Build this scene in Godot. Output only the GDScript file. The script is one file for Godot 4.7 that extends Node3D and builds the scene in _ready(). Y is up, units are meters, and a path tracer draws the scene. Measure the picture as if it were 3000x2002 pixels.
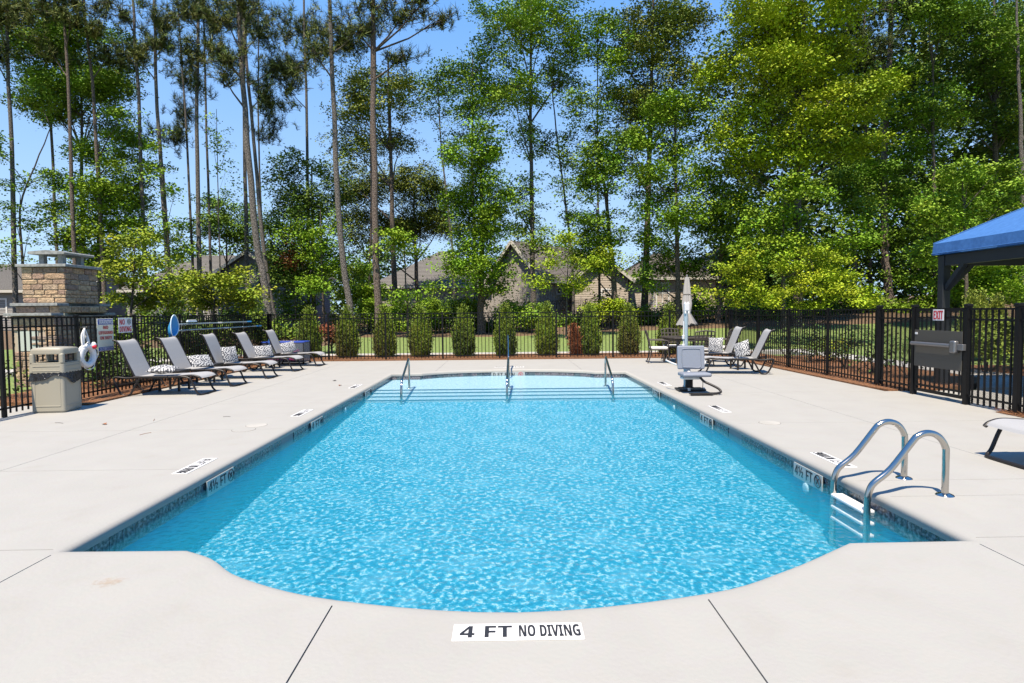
extends Node3D
# A neighbourhood swimming pool seen along its length: steps at the far end, black picket fence, woods behind.

class M:
	var v := PackedVector3Array()
	var n := PackedVector3Array()
	var uv := PackedVector2Array()
	var c := PackedColorArray()
	var ix := PackedInt32Array()
	var col := Color(1, 1, 1)
	var tinted := false

	func p(a: Vector3, nn: Vector3, u := Vector2()) -> int:
		v.append(a); n.append(nn); uv.append(u)
		if tinted: c.append(col)
		return v.size() - 1
	func t(i: int, j: int, k: int) -> void:
		var g := (v[k] - v[i]).cross(v[j] - v[i])
		if g.dot(n[i] + n[j] + n[k]) < 0.0: ix.append_array(PackedInt32Array([i, k, j]))
		else: ix.append_array(PackedInt32Array([i, j, k]))
	func tri(a: Vector3, b: Vector3, d: Vector3, nn := Vector3.ZERO) -> void:
		if nn == Vector3.ZERO: nn = (d - a).cross(b - a).normalized()
		var i := p(a, nn); p(b, nn); p(d, nn); t(i, i + 1, i + 2)
	func quad(a: Vector3, b: Vector3, d: Vector3, e: Vector3, nn := Vector3.ZERO, w := 1.0, h := 1.0) -> void:
		if nn == Vector3.ZERO: nn = (d - a).cross(b - a).normalized()
		var i := p(a, nn, Vector2(0, h)); p(b, nn, Vector2(w, h)); p(d, nn, Vector2(w, 0)); p(e, nn, Vector2(0, 0))
		t(i, i + 1, i + 2); t(i, i + 2, i + 3)
	func box(o: Vector3, s: Vector3, b := Basis()) -> void:
		var h := s / 2.0
		for ax in 3:
			for sg in [-1.0, 1.0]:
				var nn := Vector3.ZERO; nn[ax] = sg
				var u := Vector3.ZERO; u[(ax + 1) % 3] = h[(ax + 1) % 3]
				var w := Vector3.ZERO; w[(ax + 2) % 3] = h[(ax + 2) % 3]
				var m := nn * h[ax]
				quad(o + b * (m - u - w), o + b * (m + u - w), o + b * (m + u + w), o + b * (m - u + w), (b * nn).normalized(), s[(ax + 1) % 3], s[(ax + 2) % 3])
	func rbox(o: Vector3, s: Vector3, r: float, b := Basis(), seg := 1) -> void:
		var h := s / 2.0
		r = minf(r, minf(h.x, minf(h.y, h.z)) * 0.999)
		var ls := []
		for ax in 3:
			var l := PackedFloat32Array()
			for k in seg + 1: l.append(-(h[ax] - r) - r * tan(PI / 4 * (1.0 - float(k) / seg)))
			for k in seg + 1: l.append((h[ax] - r) + r * tan(PI / 4 * float(k) / seg))
			ls.append(l)
		var q := h - Vector3(r, r, r)
		for ax in 3:
			var a1 := (ax + 1) % 3
			var a2 := (ax + 2) % 3
			for sg in [-1.0, 1.0]:
				var st := v.size()
				var cnt: int = ls[a1].size()
				for i in cnt:
					for j in cnt:
						var w := Vector3.ZERO
						w[ax] = sg * h[ax]; w[a1] = ls[a1][i]; w[a2] = ls[a2][j]
						var inn := w.clamp(-q, q)
						var d := (w - inn).normalized()
						p(o + b * (inn + d * r), (b * d).normalized(), Vector2(w[a1], w[a2]))
				for i in cnt - 1:
					for j in cnt - 1:
						var k := st + i * cnt + j
						t(k, k + 1, k + cnt + 1); t(k, k + cnt + 1, k + cnt)
	func tube(pts: Array, r, sides := 8, caps := true) -> void:
		var prev := Vector3.ZERO
		var ln := 0.0
		var st := v.size()
		for i in pts.size():
			var d: Vector3 = (pts[mini(i + 1, pts.size() - 1)] - pts[maxi(i - 1, 0)]).normalized()
			if prev == Vector3.ZERO:
				prev = d.cross(Vector3.UP if absf(d.y) < 0.9 else Vector3.RIGHT).normalized()
			prev = (prev - d * prev.dot(d)).normalized()
			var e := d.cross(prev)
			if i > 0: ln += pts[i].distance_to(pts[i - 1])
			var rr: float = r[i] if r is Array or r is PackedFloat32Array else r
			for k in sides + 1:
				var an := TAU * k / sides
				var q := prev * cos(an) + e * sin(an)
				p(pts[i] + q * rr, q, Vector2(float(k) / sides, ln))
		for i in pts.size() - 1:
			for k in sides:
				var a := st + i * (sides + 1) + k
				t(a, a + 1, a + sides + 2); t(a, a + sides + 2, a + sides + 1)
		if caps:
			for e in [0, pts.size() - 1]:
				var d: Vector3 = (pts[0] - pts[1]).normalized() if e == 0 else (pts[e] - pts[e - 1]).normalized()
				var ce := p(pts[e], d)
				var b0 := v.size()
				for k in sides + 1: p(v[st + e * (sides + 1) + k], d)
				for k in sides: t(ce, b0 + k, b0 + k + 1)
	func lathe(prof: Array, xf := Transform3D(), sides := 16, arc := TAU) -> void:
		var st := v.size()
		for i in prof.size():
			var d: Vector2 = prof[mini(i + 1, prof.size() - 1)] - prof[maxi(i - 1, 0)]
			var nr := Vector2(d.y, -d.x).normalized()
			for k in sides + 1:
				var an := arc * k / sides
				p(xf * Vector3(prof[i].x * cos(an), prof[i].y, prof[i].x * sin(an)), (xf.basis * Vector3(nr.x * cos(an), nr.y, nr.x * sin(an))).normalized(), Vector2(float(k) / sides, prof[i].y))
		for i in prof.size() - 1:
			for k in sides:
				var a := st + i * (sides + 1) + k
				t(a, a + 1, a + sides + 2); t(a, a + sides + 2, a + sides + 1)
	func prism(poly: PackedVector2Array, y0: float, y1: float, bottom := false) -> void:
		# poly in x, z
		var tr := Geometry2D.triangulate_polygon(poly)
		for y in ([y1, y0] if bottom else [y1]):
			var nn := Vector3.UP if y == y1 else Vector3.DOWN
			var st := v.size()
			for q in poly: p(Vector3(q.x, y, q.y), nn, q)
			for k in range(0, tr.size(), 3): t(st + tr[k], st + tr[k + 1], st + tr[k + 2])
		var cw := Geometry2D.is_polygon_clockwise(poly)
		for i in poly.size():
			var a := poly[i]
			var b := poly[(i + 1) % poly.size()]
			var d := (b - a).normalized()
			var nn := Vector3(d.y, 0, -d.x) * (-1.0 if cw else 1.0)
			quad(Vector3(a.x, y0, a.y), Vector3(b.x, y0, b.y), Vector3(b.x, y1, b.y), Vector3(a.x, y1, a.y), nn)
	func ball(o: Vector3, rad: Vector3, b := Basis(), ru := 12, rv := 8) -> void:
		var st := v.size()
		for i in rv + 1:
			var th := PI * i / rv
			for k in ru + 1:
				var ph := TAU * k / ru
				var q := Vector3(sin(th) * cos(ph), cos(th), sin(th) * sin(ph))
				p(o + b * (q * rad), (b * (q / rad)).normalized(), Vector2(float(k) / ru, float(i) / rv))
		for i in rv:
			for k in ru:
				var a := st + i * (ru + 1) + k
				t(a, a + 1, a + ru + 2); t(a, a + ru + 2, a + ru + 1)
	func stamp(xf: Transform3D, rot: Transform3D, lv: PackedVector3Array, lnn: PackedVector3Array, li: PackedInt32Array, tint: Color) -> void:
		var st := v.size()
		v.append_array(xf * lv); n.append_array(rot * lnn)
		var cc := PackedColorArray(); cc.resize(lv.size()); cc.fill(tint); c.append_array(cc)
		var at := ix.size(); ix.resize(at + li.size())
		for k in li.size(): ix[at + k] = li[k] + st
	func mesh() -> ArrayMesh:
		var a := []; a.resize(Mesh.ARRAY_MAX)
		a[Mesh.ARRAY_VERTEX] = v; a[Mesh.ARRAY_NORMAL] = n
		if uv.size() == v.size(): a[Mesh.ARRAY_TEX_UV] = uv
		if c.size() == v.size() and c.size() > 0: a[Mesh.ARRAY_COLOR] = c
		a[Mesh.ARRAY_INDEX] = ix
		var m := ArrayMesh.new(); m.add_surface_from_arrays(Mesh.PRIMITIVE_TRIANGLES, a)
		return m

var used := {}
var mt := {}
var rng := RandomNumberGenerator.new()
var bold: SystemFont

func numbered(s: String) -> String:
	used[s] = used.get(s, -1) + 1
	return s if used[s] == 0 else "%s_%03d" % [s, used[s]]

func meta(o: Node, label: String, cat: String, group := "") -> void:
	o.set_meta("label", label); o.set_meta("category", cat)
	if group != "": o.set_meta("group", group)

func thing(called: String, label: String, cat: String, at := Vector3.ZERO, turn := 0.0, group := "") -> Node3D:
	var o := Node3D.new(); o.name = numbered(called); add_child(o)
	o.position = at; o.rotation.y = turn
	meta(o, label, cat, group)
	return o

func put(called: String, m, mat: Material, parent: Node, xf := Transform3D()) -> MeshInstance3D:
	var o := MeshInstance3D.new(); o.name = called
	o.mesh = m.mesh() if m is M else m
	o.material_override = mat
	o.transform = xf
	parent.add_child(o, true)
	return o

func solo(called: String, m, mat: Material, label: String, cat: String, at := Vector3.ZERO, turn := 0.0, group := "") -> MeshInstance3D:
	var o := put(numbered(called), m, mat, self)
	o.position = at; o.rotation.y = turn
	meta(o, label, cat, group)
	return o

func struct(called: String, m, mat: Material, kind := "structure") -> MeshInstance3D:
	var o := put(numbered(called), m, mat, self)
	o.set_meta("kind", kind)
	return o

func copy_of(o: Node3D, called: String, label: String, at: Vector3, turn := 0.0) -> Node3D:
	var r: Node3D = o.duplicate(); r.name = numbered(called); add_child(r)
	r.position = at; r.rotation.y = turn; r.set_meta("label", label)
	return r

func lin(r: float, g: float, b: float) -> Color: return Color(r, g, b).linear_to_srgb()

func mk(nm: String, col: Color, rough := 0.7, metal := 0.0, spec := 0.5) -> StandardMaterial3D:
	var m := StandardMaterial3D.new(); m.resource_name = nm
	m.albedo_color = col; m.roughness = rough; m.metallic = metal; m.metallic_specular = spec
	mt[nm] = m
	return m

func noise(freq: float, oct := 4, seed_ := 1, type := FastNoiseLite.TYPE_SIMPLEX_SMOOTH) -> FastNoiseLite:
	var f := FastNoiseLite.new(); f.noise_type = type; f.frequency = freq; f.fractal_octaves = oct; f.seed = seed_
	f.fractal_type = FastNoiseLite.FRACTAL_FBM
	return f

func ramp(cols: Array, offs: Array) -> Gradient:
	var g := Gradient.new(); g.offsets = PackedFloat32Array(offs); g.colors = PackedColorArray(cols)
	return g

func ntex(f: FastNoiseLite, size := 512, g: Gradient = null, normal := false, strength := 4.0) -> NoiseTexture2D:
	var t := NoiseTexture2D.new(); t.width = size; t.height = size; t.seamless = true; t.noise = f
	if g: t.color_ramp = g
	if normal: t.as_normal_map = true; t.bump_strength = strength
	return t

func tri_world(m: StandardMaterial3D, s: float) -> void:
	m.uv1_triplanar = true; m.uv1_world_triplanar = true; m.uv1_scale = Vector3(s, s, s)

func textured(nm: String, f: FastNoiseLite, cols: Array, offs: Array, s: float, rough: float, relief := 0.0, rf: FastNoiseLite = null, size := 512) -> StandardMaterial3D:
	var m := mk(nm, Color.WHITE, rough)
	m.albedo_texture = ntex(f, size, ramp(cols, offs))
	if relief > 0.0:
		m.heightmap_enabled = true; m.heightmap_scale = relief; m.heightmap_texture = ntex(rf if rf else f, size)
	tri_world(m, s)
	return m

func materials() -> void:
	var c0 := lin(.270, .263, .245); var c1 := lin(.280, .273, .254); var c2 := lin(.289, .282, .262)
	var m := textured("concrete", noise(.006, 6, 3), [c0, c1, c2], [.0, .5, 1.0], .22, .82, .12, noise(.12, 3, 8), 1024)
	m.detail_enabled = true; m.detail_uv_layer = BaseMaterial3D.DETAIL_UV_1; m.detail_blend_mode = BaseMaterial3D.BLEND_MODE_MIX
	m.detail_albedo = ntex(noise(.009, 6, 77), 1024, ramp([Color(.45, .40, .33, 0), Color(.45, .40, .33, 0), Color(.47, .43, .37, .05), Color(.45, .4, .32, .12)], [0, .62, .8, 1]))
	textured("old_concrete", noise(.012, 5, 4), [lin(.29, .28, .255), lin(.37, .355, .33)], [.2, .8], .3, .9)
	mk("joint", lin(.06, .055, .05), .95)
	# lawn
	m = textured("lawn", noise(.03, 5, 6), [lin(.10, .155, .03), lin(.14, .20, .045), lin(.19, .22, .07)], [.25, .5, .85], .16, .9, 2.5, noise(.25, 3, 9), 1024)
	textured("litter", noise(.05, 5, 2), [lin(.07, .045, .025), lin(.15, .09, .05), lin(.1, .09, .035)], [.2, .55, .85], .3, .95, 5.0)
	textured("straw", noise(.09, 5, 12), [lin(.11, .045, .018), lin(.24, .105, .042), lin(.36, .18, .08)], [.2, .5, .85], .8, .95, 3.0, noise(.2, 3, 5))
	var st := mk("needles", Color.WHITE, .9); st.vertex_color_use_as_albedo = true
	# bark
	for e in [["bark_pale", lin(.035, .03, .027), lin(.095, .083, .075), lin(.175, .158, .146)], ["bark_red", lin(.04, .029, .024), lin(.105, .076, .063), lin(.17, .132, .113)], ["bark_dark", lin(.035, .028, .022), lin(.085, .066, .052), lin(.14, .11, .09)]]:
		m = mk(e[0], Color.WHITE, .95)
		m.albedo_texture = ntex(noise(.035, 5, 21), 512, ramp([e[1], e[2], e[3]], [.38, .5, .64]))
		m.uv1_scale = Vector3(1, .55, 1)
		m.heightmap_enabled = true; m.heightmap_scale = 4.0; m.heightmap_texture = m.albedo_texture
	m = mk("leaf", Color.WHITE, .55, 0, .25); m.vertex_color_use_as_albedo = true; m.backlight = Color(.5, .6, .15)
	m = mk("needle_leaf", Color.WHITE, .6, 0, .3); m.vertex_color_use_as_albedo = true; m.backlight = Color(.5, .55, .2)
	# pool
	var caustics := noise(.026, 5, 14); caustics.fractal_gain = .62; caustics.fractal_lacunarity = 2.2
	caustics.domain_warp_enabled = true; caustics.domain_warp_amplitude = 22.0; caustics.domain_warp_frequency = .025
	m = textured("plaster_caustics", caustics, [lin(.01, .16, .32), lin(.03, .29, .46), lin(.12, .47, .63), lin(.75, .92, .93)], [.34, .47, .57, .70], .5, .8, 0.0, null, 1024)  # bright flecks stand in for water caustics and sparkle, painted into the floor colour
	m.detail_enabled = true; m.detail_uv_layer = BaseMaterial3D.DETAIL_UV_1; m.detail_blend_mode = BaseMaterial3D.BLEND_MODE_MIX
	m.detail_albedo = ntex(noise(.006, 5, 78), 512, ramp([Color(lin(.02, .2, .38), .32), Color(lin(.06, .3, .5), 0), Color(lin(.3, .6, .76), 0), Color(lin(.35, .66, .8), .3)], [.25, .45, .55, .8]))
	textured("plaster_smooth", noise(.02, 4, 15), [lin(.022, .235, .38), lin(.036, .28, .43)], [.3, .7], .5, .8)
	textured("plaster_shelf", noise(.06, 4, 16), [lin(.24, .40, .48), lin(.31, .46, .53), lin(.42, .55, .6)], [.25, .5, .75], .6, .8)
	m = mk("water", Color(lin(.03, .35, .55), .05), .04, 0.0, .33)
	m.transparency = BaseMaterial3D.TRANSPARENCY_ALPHA
	m.normal_enabled = true; m.normal_texture = ntex(noise(.02, 4, 31), 1024, null, true, 9.0); m.normal_scale = 1.0
	tri_world(m, .5)
	mk("step_trim", lin(.02, .08, .16), .4)
	for e in [["tile_a", lin(.06, .085, .10)], ["tile_b", lin(.09, .10, .11)], ["tile_c", lin(.045, .06, .08)], ["tile_d", lin(.12, .105, .12)]]:
		m = mk(e[0], Color.WHITE, .25)
		m.albedo_texture = ntex(noise(.05, 4, 40), 256, ramp([e[1] as Color * .55, e[1], (e[1] as Color).lightened(.25)], [.25, .5, .8]))
		tri_world(m, 1.7)
	mk("grout", lin(.2, .22, .23), .9)
	mk("tile_white", lin(.29, .31, .31), .3); mk("ink", lin(.015, .015, .018), .6); mk("plate_white", lin(.6, .6, .6), .5)
	mk("red_ink", lin(.42, .02, .03), .5); mk("blue_ink", lin(.02, .045, .25), .5); mk("sign_cream", lin(.60, .58, .46), .5)
	mk("dark_hole", lin(.01, .012, .015), .8)
	m = mk("steel", lin(.46, .44, .41), .16, 1.0)
	mk("black_metal", lin(.006, .006, .007), .42, 0, .3); mk("gate_panel", lin(.075, .07, .062), .42, .3); mk("bar_grey", lin(.2, .2, .21), .35, .7)
	m = mk("chair_frame", lin(.016, .014, .014), .4, 0, .4)
	m = textured("sling", noise(.2, 2, 50), [lin(.255, .256, .26), lin(.32, .321, .325)], [.3, .7], 6.0, .75)
	m.uv1_world_triplanar = false
	mk("bronze", lin(.05, .04, .033), .5); mk("cushion", lin(.55, .54, .52), .85)
	m = textured("can_plastic", noise(.1, 3, 60), [lin(.26, .243, .195), lin(.29, .273, .22)], [.3, .7], 2.0, .5)
	mk("bag", lin(.016, .016, .018), .22)
	mt.bag.heightmap_enabled = true; mt.bag.heightmap_scale = 1.2; mt.bag.heightmap_texture = ntex(noise(.03, 3, 70), 256); tri_world(mt.bag, 3.0)
	mk("buoy_white", lin(.6, .6, .6), .45); mk("rope", lin(.6, .6, .59), .8); mk("float_red", lin(.6, .02, .04), .4)
	mk("blue_net", lin(.03, .23, .5), .6); mk("pole_alu", lin(.45, .55, .6), .3, .7); mk("pale_blue", lin(.5, .62, .72), .5)
	mk("noodle_blue", lin(.03, .16, .5), .6); mk("noodle_pink", lin(.6, .05, .3), .6); mk("rim_blue", lin(.02, .06, .35), .5)
	m = textured("canopy_blue", noise(.03, 4, 80), [lin(.024, .10, .28), lin(.034, .125, .335)], [.3, .7], .6, .75)
	m.backlight = Color(.05, .1, .2)
	mk("lift_plastic", lin(.17, .19, .235), .5); mk("lift_white", lin(.5, .5, .5), .45); mk("lift_post", lin(.34, .42, .47), .3, .4)
	m = mk("umbrella_cloth", lin(.27, .26, .25), .85); m.backlight = Color(.2, .2, .2)
	textured("cap_stone", noise(.02, 5, 90), [lin(.17, .18, .18), lin(.25, .26, .255)], [.3, .7], 1.0, .85, .2)
	mk("mortar", lin(.36, .30, .23), .95)
	var sc := [[.34, .235, .145], [.29, .20, .13], [.37, .27, .17], [.24, .165, .12], [.31, .23, .16], [.26, .175, .13], [.21, .165, .135]]
	for k in sc.size():
		var s: Array = sc[k]
		textured("stone%d" % k, noise(.025, 5, 100 + k), [lin(s[0] * .7, s[1] * .7, s[2] * .7), lin(s[0], s[1], s[2]), lin(s[0] * 1.25, s[1] * 1.25, s[2] * 1.25)], [.25, .5, .8], 1.6, .92, 1.2, noise(.05, 5, 120), 256)
	mk("firebox", lin(.38, .42, .38), .5)
	# houses
	textured("shingle", noise(.05, 4, 130), [lin(.08, .075, .07), lin(.13, .122, .115), lin(.18, .172, .165)], [.25, .5, .8], .5, .95)
	textured("shingle_brown", noise(.05, 4, 131), [lin(.085, .075, .07), lin(.14, .125, .117), lin(.20, .178, .167)], [.25, .5, .8], .5, .95)
	mk("siding_taupe", lin(.31, .285, .26), .8); mk("siding_tan", lin(.38, .33, .275), .8); mk("siding_blue", lin(.13, .155, .19), .8); mk("siding_grey", lin(.24, .23, .22), .8)
	mk("trim_cream", lin(.46, .44, .39), .7); mk("trim_white", lin(.6, .6, .58), .6); mk("window_dark", lin(.03, .04, .045), .08); mk("metal_grey", lin(.3, .31, .31), .5, .4)
	mk("pavilion_wood", lin(.014, .016, .02), .5)
	m = mk("bin_mesh", Color(lin(.07, .085, .12), .62), .7); m.transparency = BaseMaterial3D.TRANSPARENCY_ALPHA
	# wire screen with real openings
	var im := Image.create(32, 32, false, Image.FORMAT_RGBA8)
	for y in 32:
		for x in 32:
			var a := absf(fposmod(x + y, 16.0) - 8.0); var b := absf(fposmod(x - y, 16.0) - 8.0)
			im.set_pixel(x, y, Color(.1, .1, .11, 1.0 if a < 2.0 or b < 2.0 else 0.0))
	m = mk("wire_screen", Color(.32, .32, .36), .5)
	m.albedo_texture = ImageTexture.create_from_image(im); m.transparency = BaseMaterial3D.TRANSPARENCY_ALPHA_SCISSOR; m.alpha_scissor_threshold = .5
	# printed pillow cloth
	im = Image.create(256, 256, false, Image.FORMAT_RGB8)
	var nz := noise(.03, 3, 140)
	for y in 256:
		for x in 256:
			var q := Vector2(fposmod(x, 128.0) - 64.0, fposmod(y + (64.0 if x > 127 else 0.0), 128.0) - 64.0)
			var w := nz.get_noise_2d(x, y) * 16.0
			var r := Vector2(q.x * 1.15, q.y * .8).length() + w
			var k := sin(r * .20 + 3.0 * sin(atan2(q.y, q.x) * 4.0) * .35)
			im.set_pixel(x, y, lin(.05, .055, .07) if k > -.12 else lin(.45, .45, .45))
	m = mk("pillow_print", Color.WHITE, .85); m.albedo_texture = ImageTexture.create_from_image(im)
	m.uv1_scale = Vector3(1, 1, 1)

const CAM_H := 1.5
const WATER := -0.14

func smooth(pts: Array, steps := 6) -> Array:
	# Catmull-Rom through 2D or 3D points
	var out := []
	for i in pts.size() - 1:
		var p0 = pts[maxi(i - 1, 0)]; var p1 = pts[i]; var p2 = pts[i + 1]; var p3 = pts[mini(i + 2, pts.size() - 1)]
		for k in steps:
			out.append(p1.cubic_interpolate(p2, p0, p3, float(k) / steps))
	out.append(pts[-1])
	return out

func hill(x: float, d: float) -> float:
	var s := clampf((d - 22.0) / 15.0, 0, 1)
	s = s * s * (3 - 2 * s)
	return s * (.55 + .04 * maxf(x, 0.0)) + sin(x * .31 + d * .17) * .05 * s

var pool := PackedVector2Array()

func pool_outline() -> void:
	# (x, z) anticlockwise seen from above is not needed; starts front left
	var q := [Vector2(-2.83, -3.87)]
	q.append(Vector2(-2.83, -15.05))
	q.append_array(smooth([Vector2(-2.12, -15.1), Vector2(-1.75, -15.42), Vector2(-1.0, -15.72), Vector2(.07, -15.84), Vector2(1.14, -15.72), Vector2(1.89, -15.42), Vector2(2.26, -15.1)], 4))
	q.append(Vector2(2.97, -15.05)); q.append(Vector2(2.97, -3.85))
	q.append(Vector2(2.2, -3.84))
	q.append_array(smooth([Vector2(2.14, -3.8), Vector2(1.6, -3.44), Vector2(1.05, -3.17), Vector2(.05, -3.0), Vector2(-.91, -3.16), Vector2(-1.51, -3.44), Vector2(-1.82, -3.72), Vector2(-2.05, -3.86)], 5))
	pool = PackedVector2Array(q)

func grown(poly: PackedVector2Array, by: float) -> PackedVector2Array:
	return Geometry2D.offset_polygon(poly, by, Geometry2D.JOIN_MITER)[0]

func rect(x0: float, x1: float, d0: float, d1: float, gap := .004) -> PackedVector2Array:
	return PackedVector2Array([Vector2(x0 + gap, -d0 - gap), Vector2(x1 - gap, -d0 - gap), Vector2(x1 - gap, -d1 + gap), Vector2(x0 + gap, -d1 + gap)])

func write(parent: Node, s: String, w: float, h: float, xf: Transform3D, mat: Material, called := "lettering", fat := 0.0) -> void:
	if fat > 0.0:
		write(parent, s, w - fat * 2.0, h, xf * Transform3D(Basis(), Vector3(-fat, 0, .0002)), mat, called)
		write(parent, s, w - fat * 2.0, h, xf * Transform3D(Basis(), Vector3(fat, 0, .0004)), mat, called)
	var tm := TextMesh.new(); tm.text = s; tm.font = bold; tm.font_size = 64; tm.pixel_size = .01; tm.depth = .02
	var bb := tm.get_aabb()
	var k := Vector3(w / maxf(bb.size.x, .01), h / maxf(bb.size.y, .01), .1)
	put(called, tm, mat, parent, xf * Transform3D(Basis.from_scale(k), -(bb.position + bb.size / 2.0) * k))

func no_dive(parent: Node, r: float, xf: Transform3D, mat: Material) -> void:
	var m := M.new()
	var ring := []
	for k in 25: ring.append(xf * Vector3(cos(TAU * k / 24) * r, sin(TAU * k / 24) * r, .002))
	m.tube(ring, r * .09, 4, false)
	m.tube([xf * Vector3(-r * .7, r * .7, .002), xf * Vector3(r * .7, -r * .7, .002)], r * .08, 4)
	m.tube([xf * Vector3(-r * .35, -r * .5, .002), xf * Vector3(-r * .05, r * .1, .002), xf * Vector3(r * .3, r * .45, .002)], r * .1, 4)
	m.tube([xf * Vector3(-r * .05, r * .1, .002), xf * Vector3(r * .35, -r * .2, .002)], r * .08, 4)
	put("no_diving_symbol", m, mat, parent)

func setting() -> void:
	pool_outline()
	# lawn and forest floor, with an opening where the pool lies
	var lawn := M.new(); var floor_ := M.new()
	var xs := []; var ds := []
	for k in range(-30, 31): xs.append(k * 2.0)
	for k in range(-15, 41): ds.append(k * 2.0 + 1.0)
	for far in [100, 130, 170, 220]: ds.append(float(far))
	xs.push_front(-90.0); xs.push_front(-140.0); xs.append(90.0); xs.append(140.0)
	for i in xs.size() - 1:
		for j in ds.size() - 1:
			var x0: float = xs[i]; var x1: float = xs[i + 1]; var d0: float = ds[j]; var d1: float = ds[j + 1]
			if x0 >= -4.1 and x1 <= 4.1 and d0 >= .9 and d1 <= 17.1: continue
			var t := floor_ if d0 >= (31.0 if x0 > -9.0 else 27.0) else lawn
			var b := -.09
			t.quad(Vector3(x0, hill(x0, d0) + b, -d0), Vector3(x1, hill(x1, d0) + b, -d0), Vector3(x1, hill(x1, d1) + b, -d1), Vector3(x0, hill(x0, d1) + b, -d1), Vector3.UP)
	struct("lawn", lawn, mt.lawn); struct("forest_floor", floor_, mt.litter)
	# deck slabs
	var outer := grown(pool, .09)
	var cells := []
	for e in [[-12, -4.93], [-4.93, -2.87], [-2.87, -.905], [-.905, 1.04], [1.04, 3.0], [3.0, 4.8], [4.8, 13]]:
		cells.append([e[0], e[1], -3.0, 1.2, .004]); cells.append([e[0], e[1], 1.2, 3.87, .004])
	var lz := [3.87, 5.88, 7.92, 10.2, 12.6, 15.1]
	for k in lz.size() - 1:
		cells.append([-12.0 if lz[k] < 10.0 else -7.0, -4.93, lz[k], lz[k + 1], .003]); cells.append([-4.93, 0.0, lz[k], lz[k + 1], .003])
	var rz := [3.87, 4.75, 5.2, 7.94, 10.9, 13.0, 15.1]
	for k in rz.size() - 1:
		cells.append([0.0, 4.8, rz[k], rz[k + 1], .0025]); cells.append([4.8, 13.0 if rz[k] < 10.8 else 6.88, rz[k], rz[k + 1], .003])
	for e in [[-7.0, -4.93], [-4.93, -1.8], [-1.8, 1.95], [1.95, 4.8], [4.8, 6.88]]: cells.append([e[0], e[1], 15.1, 19.1, .003])
	var deck := Node3D.new(); deck.name = "pool_deck"; add_child(deck); deck.set_meta("kind", "structure")
	for e in cells:
		for poly in Geometry2D.clip_polygons(rect(e[0], e[1], e[2], e[3], e[4]), outer):
			if poly.size() < 3 or Geometry2D.triangulate_polygon(poly).is_empty(): continue
			var m := M.new(); m.prism(poly, -.1, 0.0)
			put("slab", m, mt.concrete, deck)
	var under := M.new()
	for poly in [rect(-12, 13, -3, 3.0, 0), rect(-12, -3, 3.0, 10.2, 0), rect(3.1, 13, 3.0, 10.9, 0), rect(-7, -3, 10.2, 19.1, 0), rect(3.1, 6.88, 10.9, 19.1, 0), rect(-3, 3.1, 15.95, 19.1, 0)]:
		under.prism(poly, -.2, -.03)
	put("joint_bed", under, mt.joint, deck)
	# rounded cantilevered edge of the deck round the pool
	var prof := [Vector2(.092, 0.0), Vector2(.05, -.001), Vector2(.02, -.008), Vector2(.005, -.025), Vector2(0, -.045), Vector2(.001, -.0735)]
	var cop := M.new()
	var cw := Geometry2D.is_polygon_clockwise(pool)
	var np := pool.size()
	for i in np:
		var a := pool[i]; var b := pool[(i + 1) % np]
		var na := miter(i, cw); var nb := miter((i + 1) % np, cw)
		for k in prof.size() - 1:
			var p0: Vector2 = prof[k]; var p1: Vector2 = prof[k + 1]
			var A := Vector3(a.x + na.x * p0.x, p0.y, a.y + na.y * p0.x); var B := Vector3(b.x + nb.x * p0.x, p0.y, b.y + nb.y * p0.x)
			var C := Vector3(b.x + nb.x * p1.x, p1.y, b.y + nb.y * p1.x); var D := Vector3(a.x + na.x * p1.x, p1.y, a.y + na.y * p1.x)
			var q0: Vector2 = prof[k + 1] - prof[maxi(k - 1, 0)] if k > 0 else prof[1] - prof[0]
			var q1: Vector2 = prof[mini(k + 2, prof.size() - 1)] - prof[k]
			var f := func(q: Vector2, nn: Vector2) -> Vector3:
				var r := Vector2(q.y, -q.x).normalized()
				return Vector3(nn.normalized().x * r.x, r.y, nn.normalized().y * r.x).normalized()
			var s0: Vector3 = f.call(q0, na); var s1: Vector3 = f.call(q1, na); var s2: Vector3 = f.call(q0, nb); var s3: Vector3 = f.call(q1, nb)
			if s0.y < 0 and k < 3: s0 = -s0; s1 = -s1; s2 = -s2; s3 = -s3
			var i0 := cop.p(A, s0); cop.p(B, s2); cop.p(C, s3); cop.p(D, s1)
			cop.t(i0, i0 + 1, i0 + 2); cop.t(i0, i0 + 2, i0 + 3)
	put("coping_edge", cop, mt.concrete, deck)
	var im := Image.create(64, 64, false, Image.FORMAT_RGBA8)
	var nz := noise(.09, 4, 88)
	for y in 64:
		for x in 64:
			var r := Vector2((x - 31.5) / 31.5, (y - 31.5) / 31.5).length()
			im.set_pixel(x, y, Color(.68, .50, .26, clampf((1.0 - r) * 1.2 + nz.get_noise_2d(x, y) * .9 - .25, 0, 1) * clampf((1.0 - r) * 3.0, 0, 1) * .2))
	var sm := mk("rust_stain", Color.WHITE, .85); sm.albedo_texture = ImageTexture.create_from_image(im); sm.transparency = BaseMaterial3D.TRANSPARENCY_ALPHA
	var st := M.new(); st.quad(Vector3(-2.37, .004, -3.28), Vector3(-2.12, .004, -3.28), Vector3(-2.12, .004, -3.46), Vector3(-2.37, .004, -3.46), Vector3.UP)
	put("rust_stain", st, sm, deck)
	pool_shell()
	beds()

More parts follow.
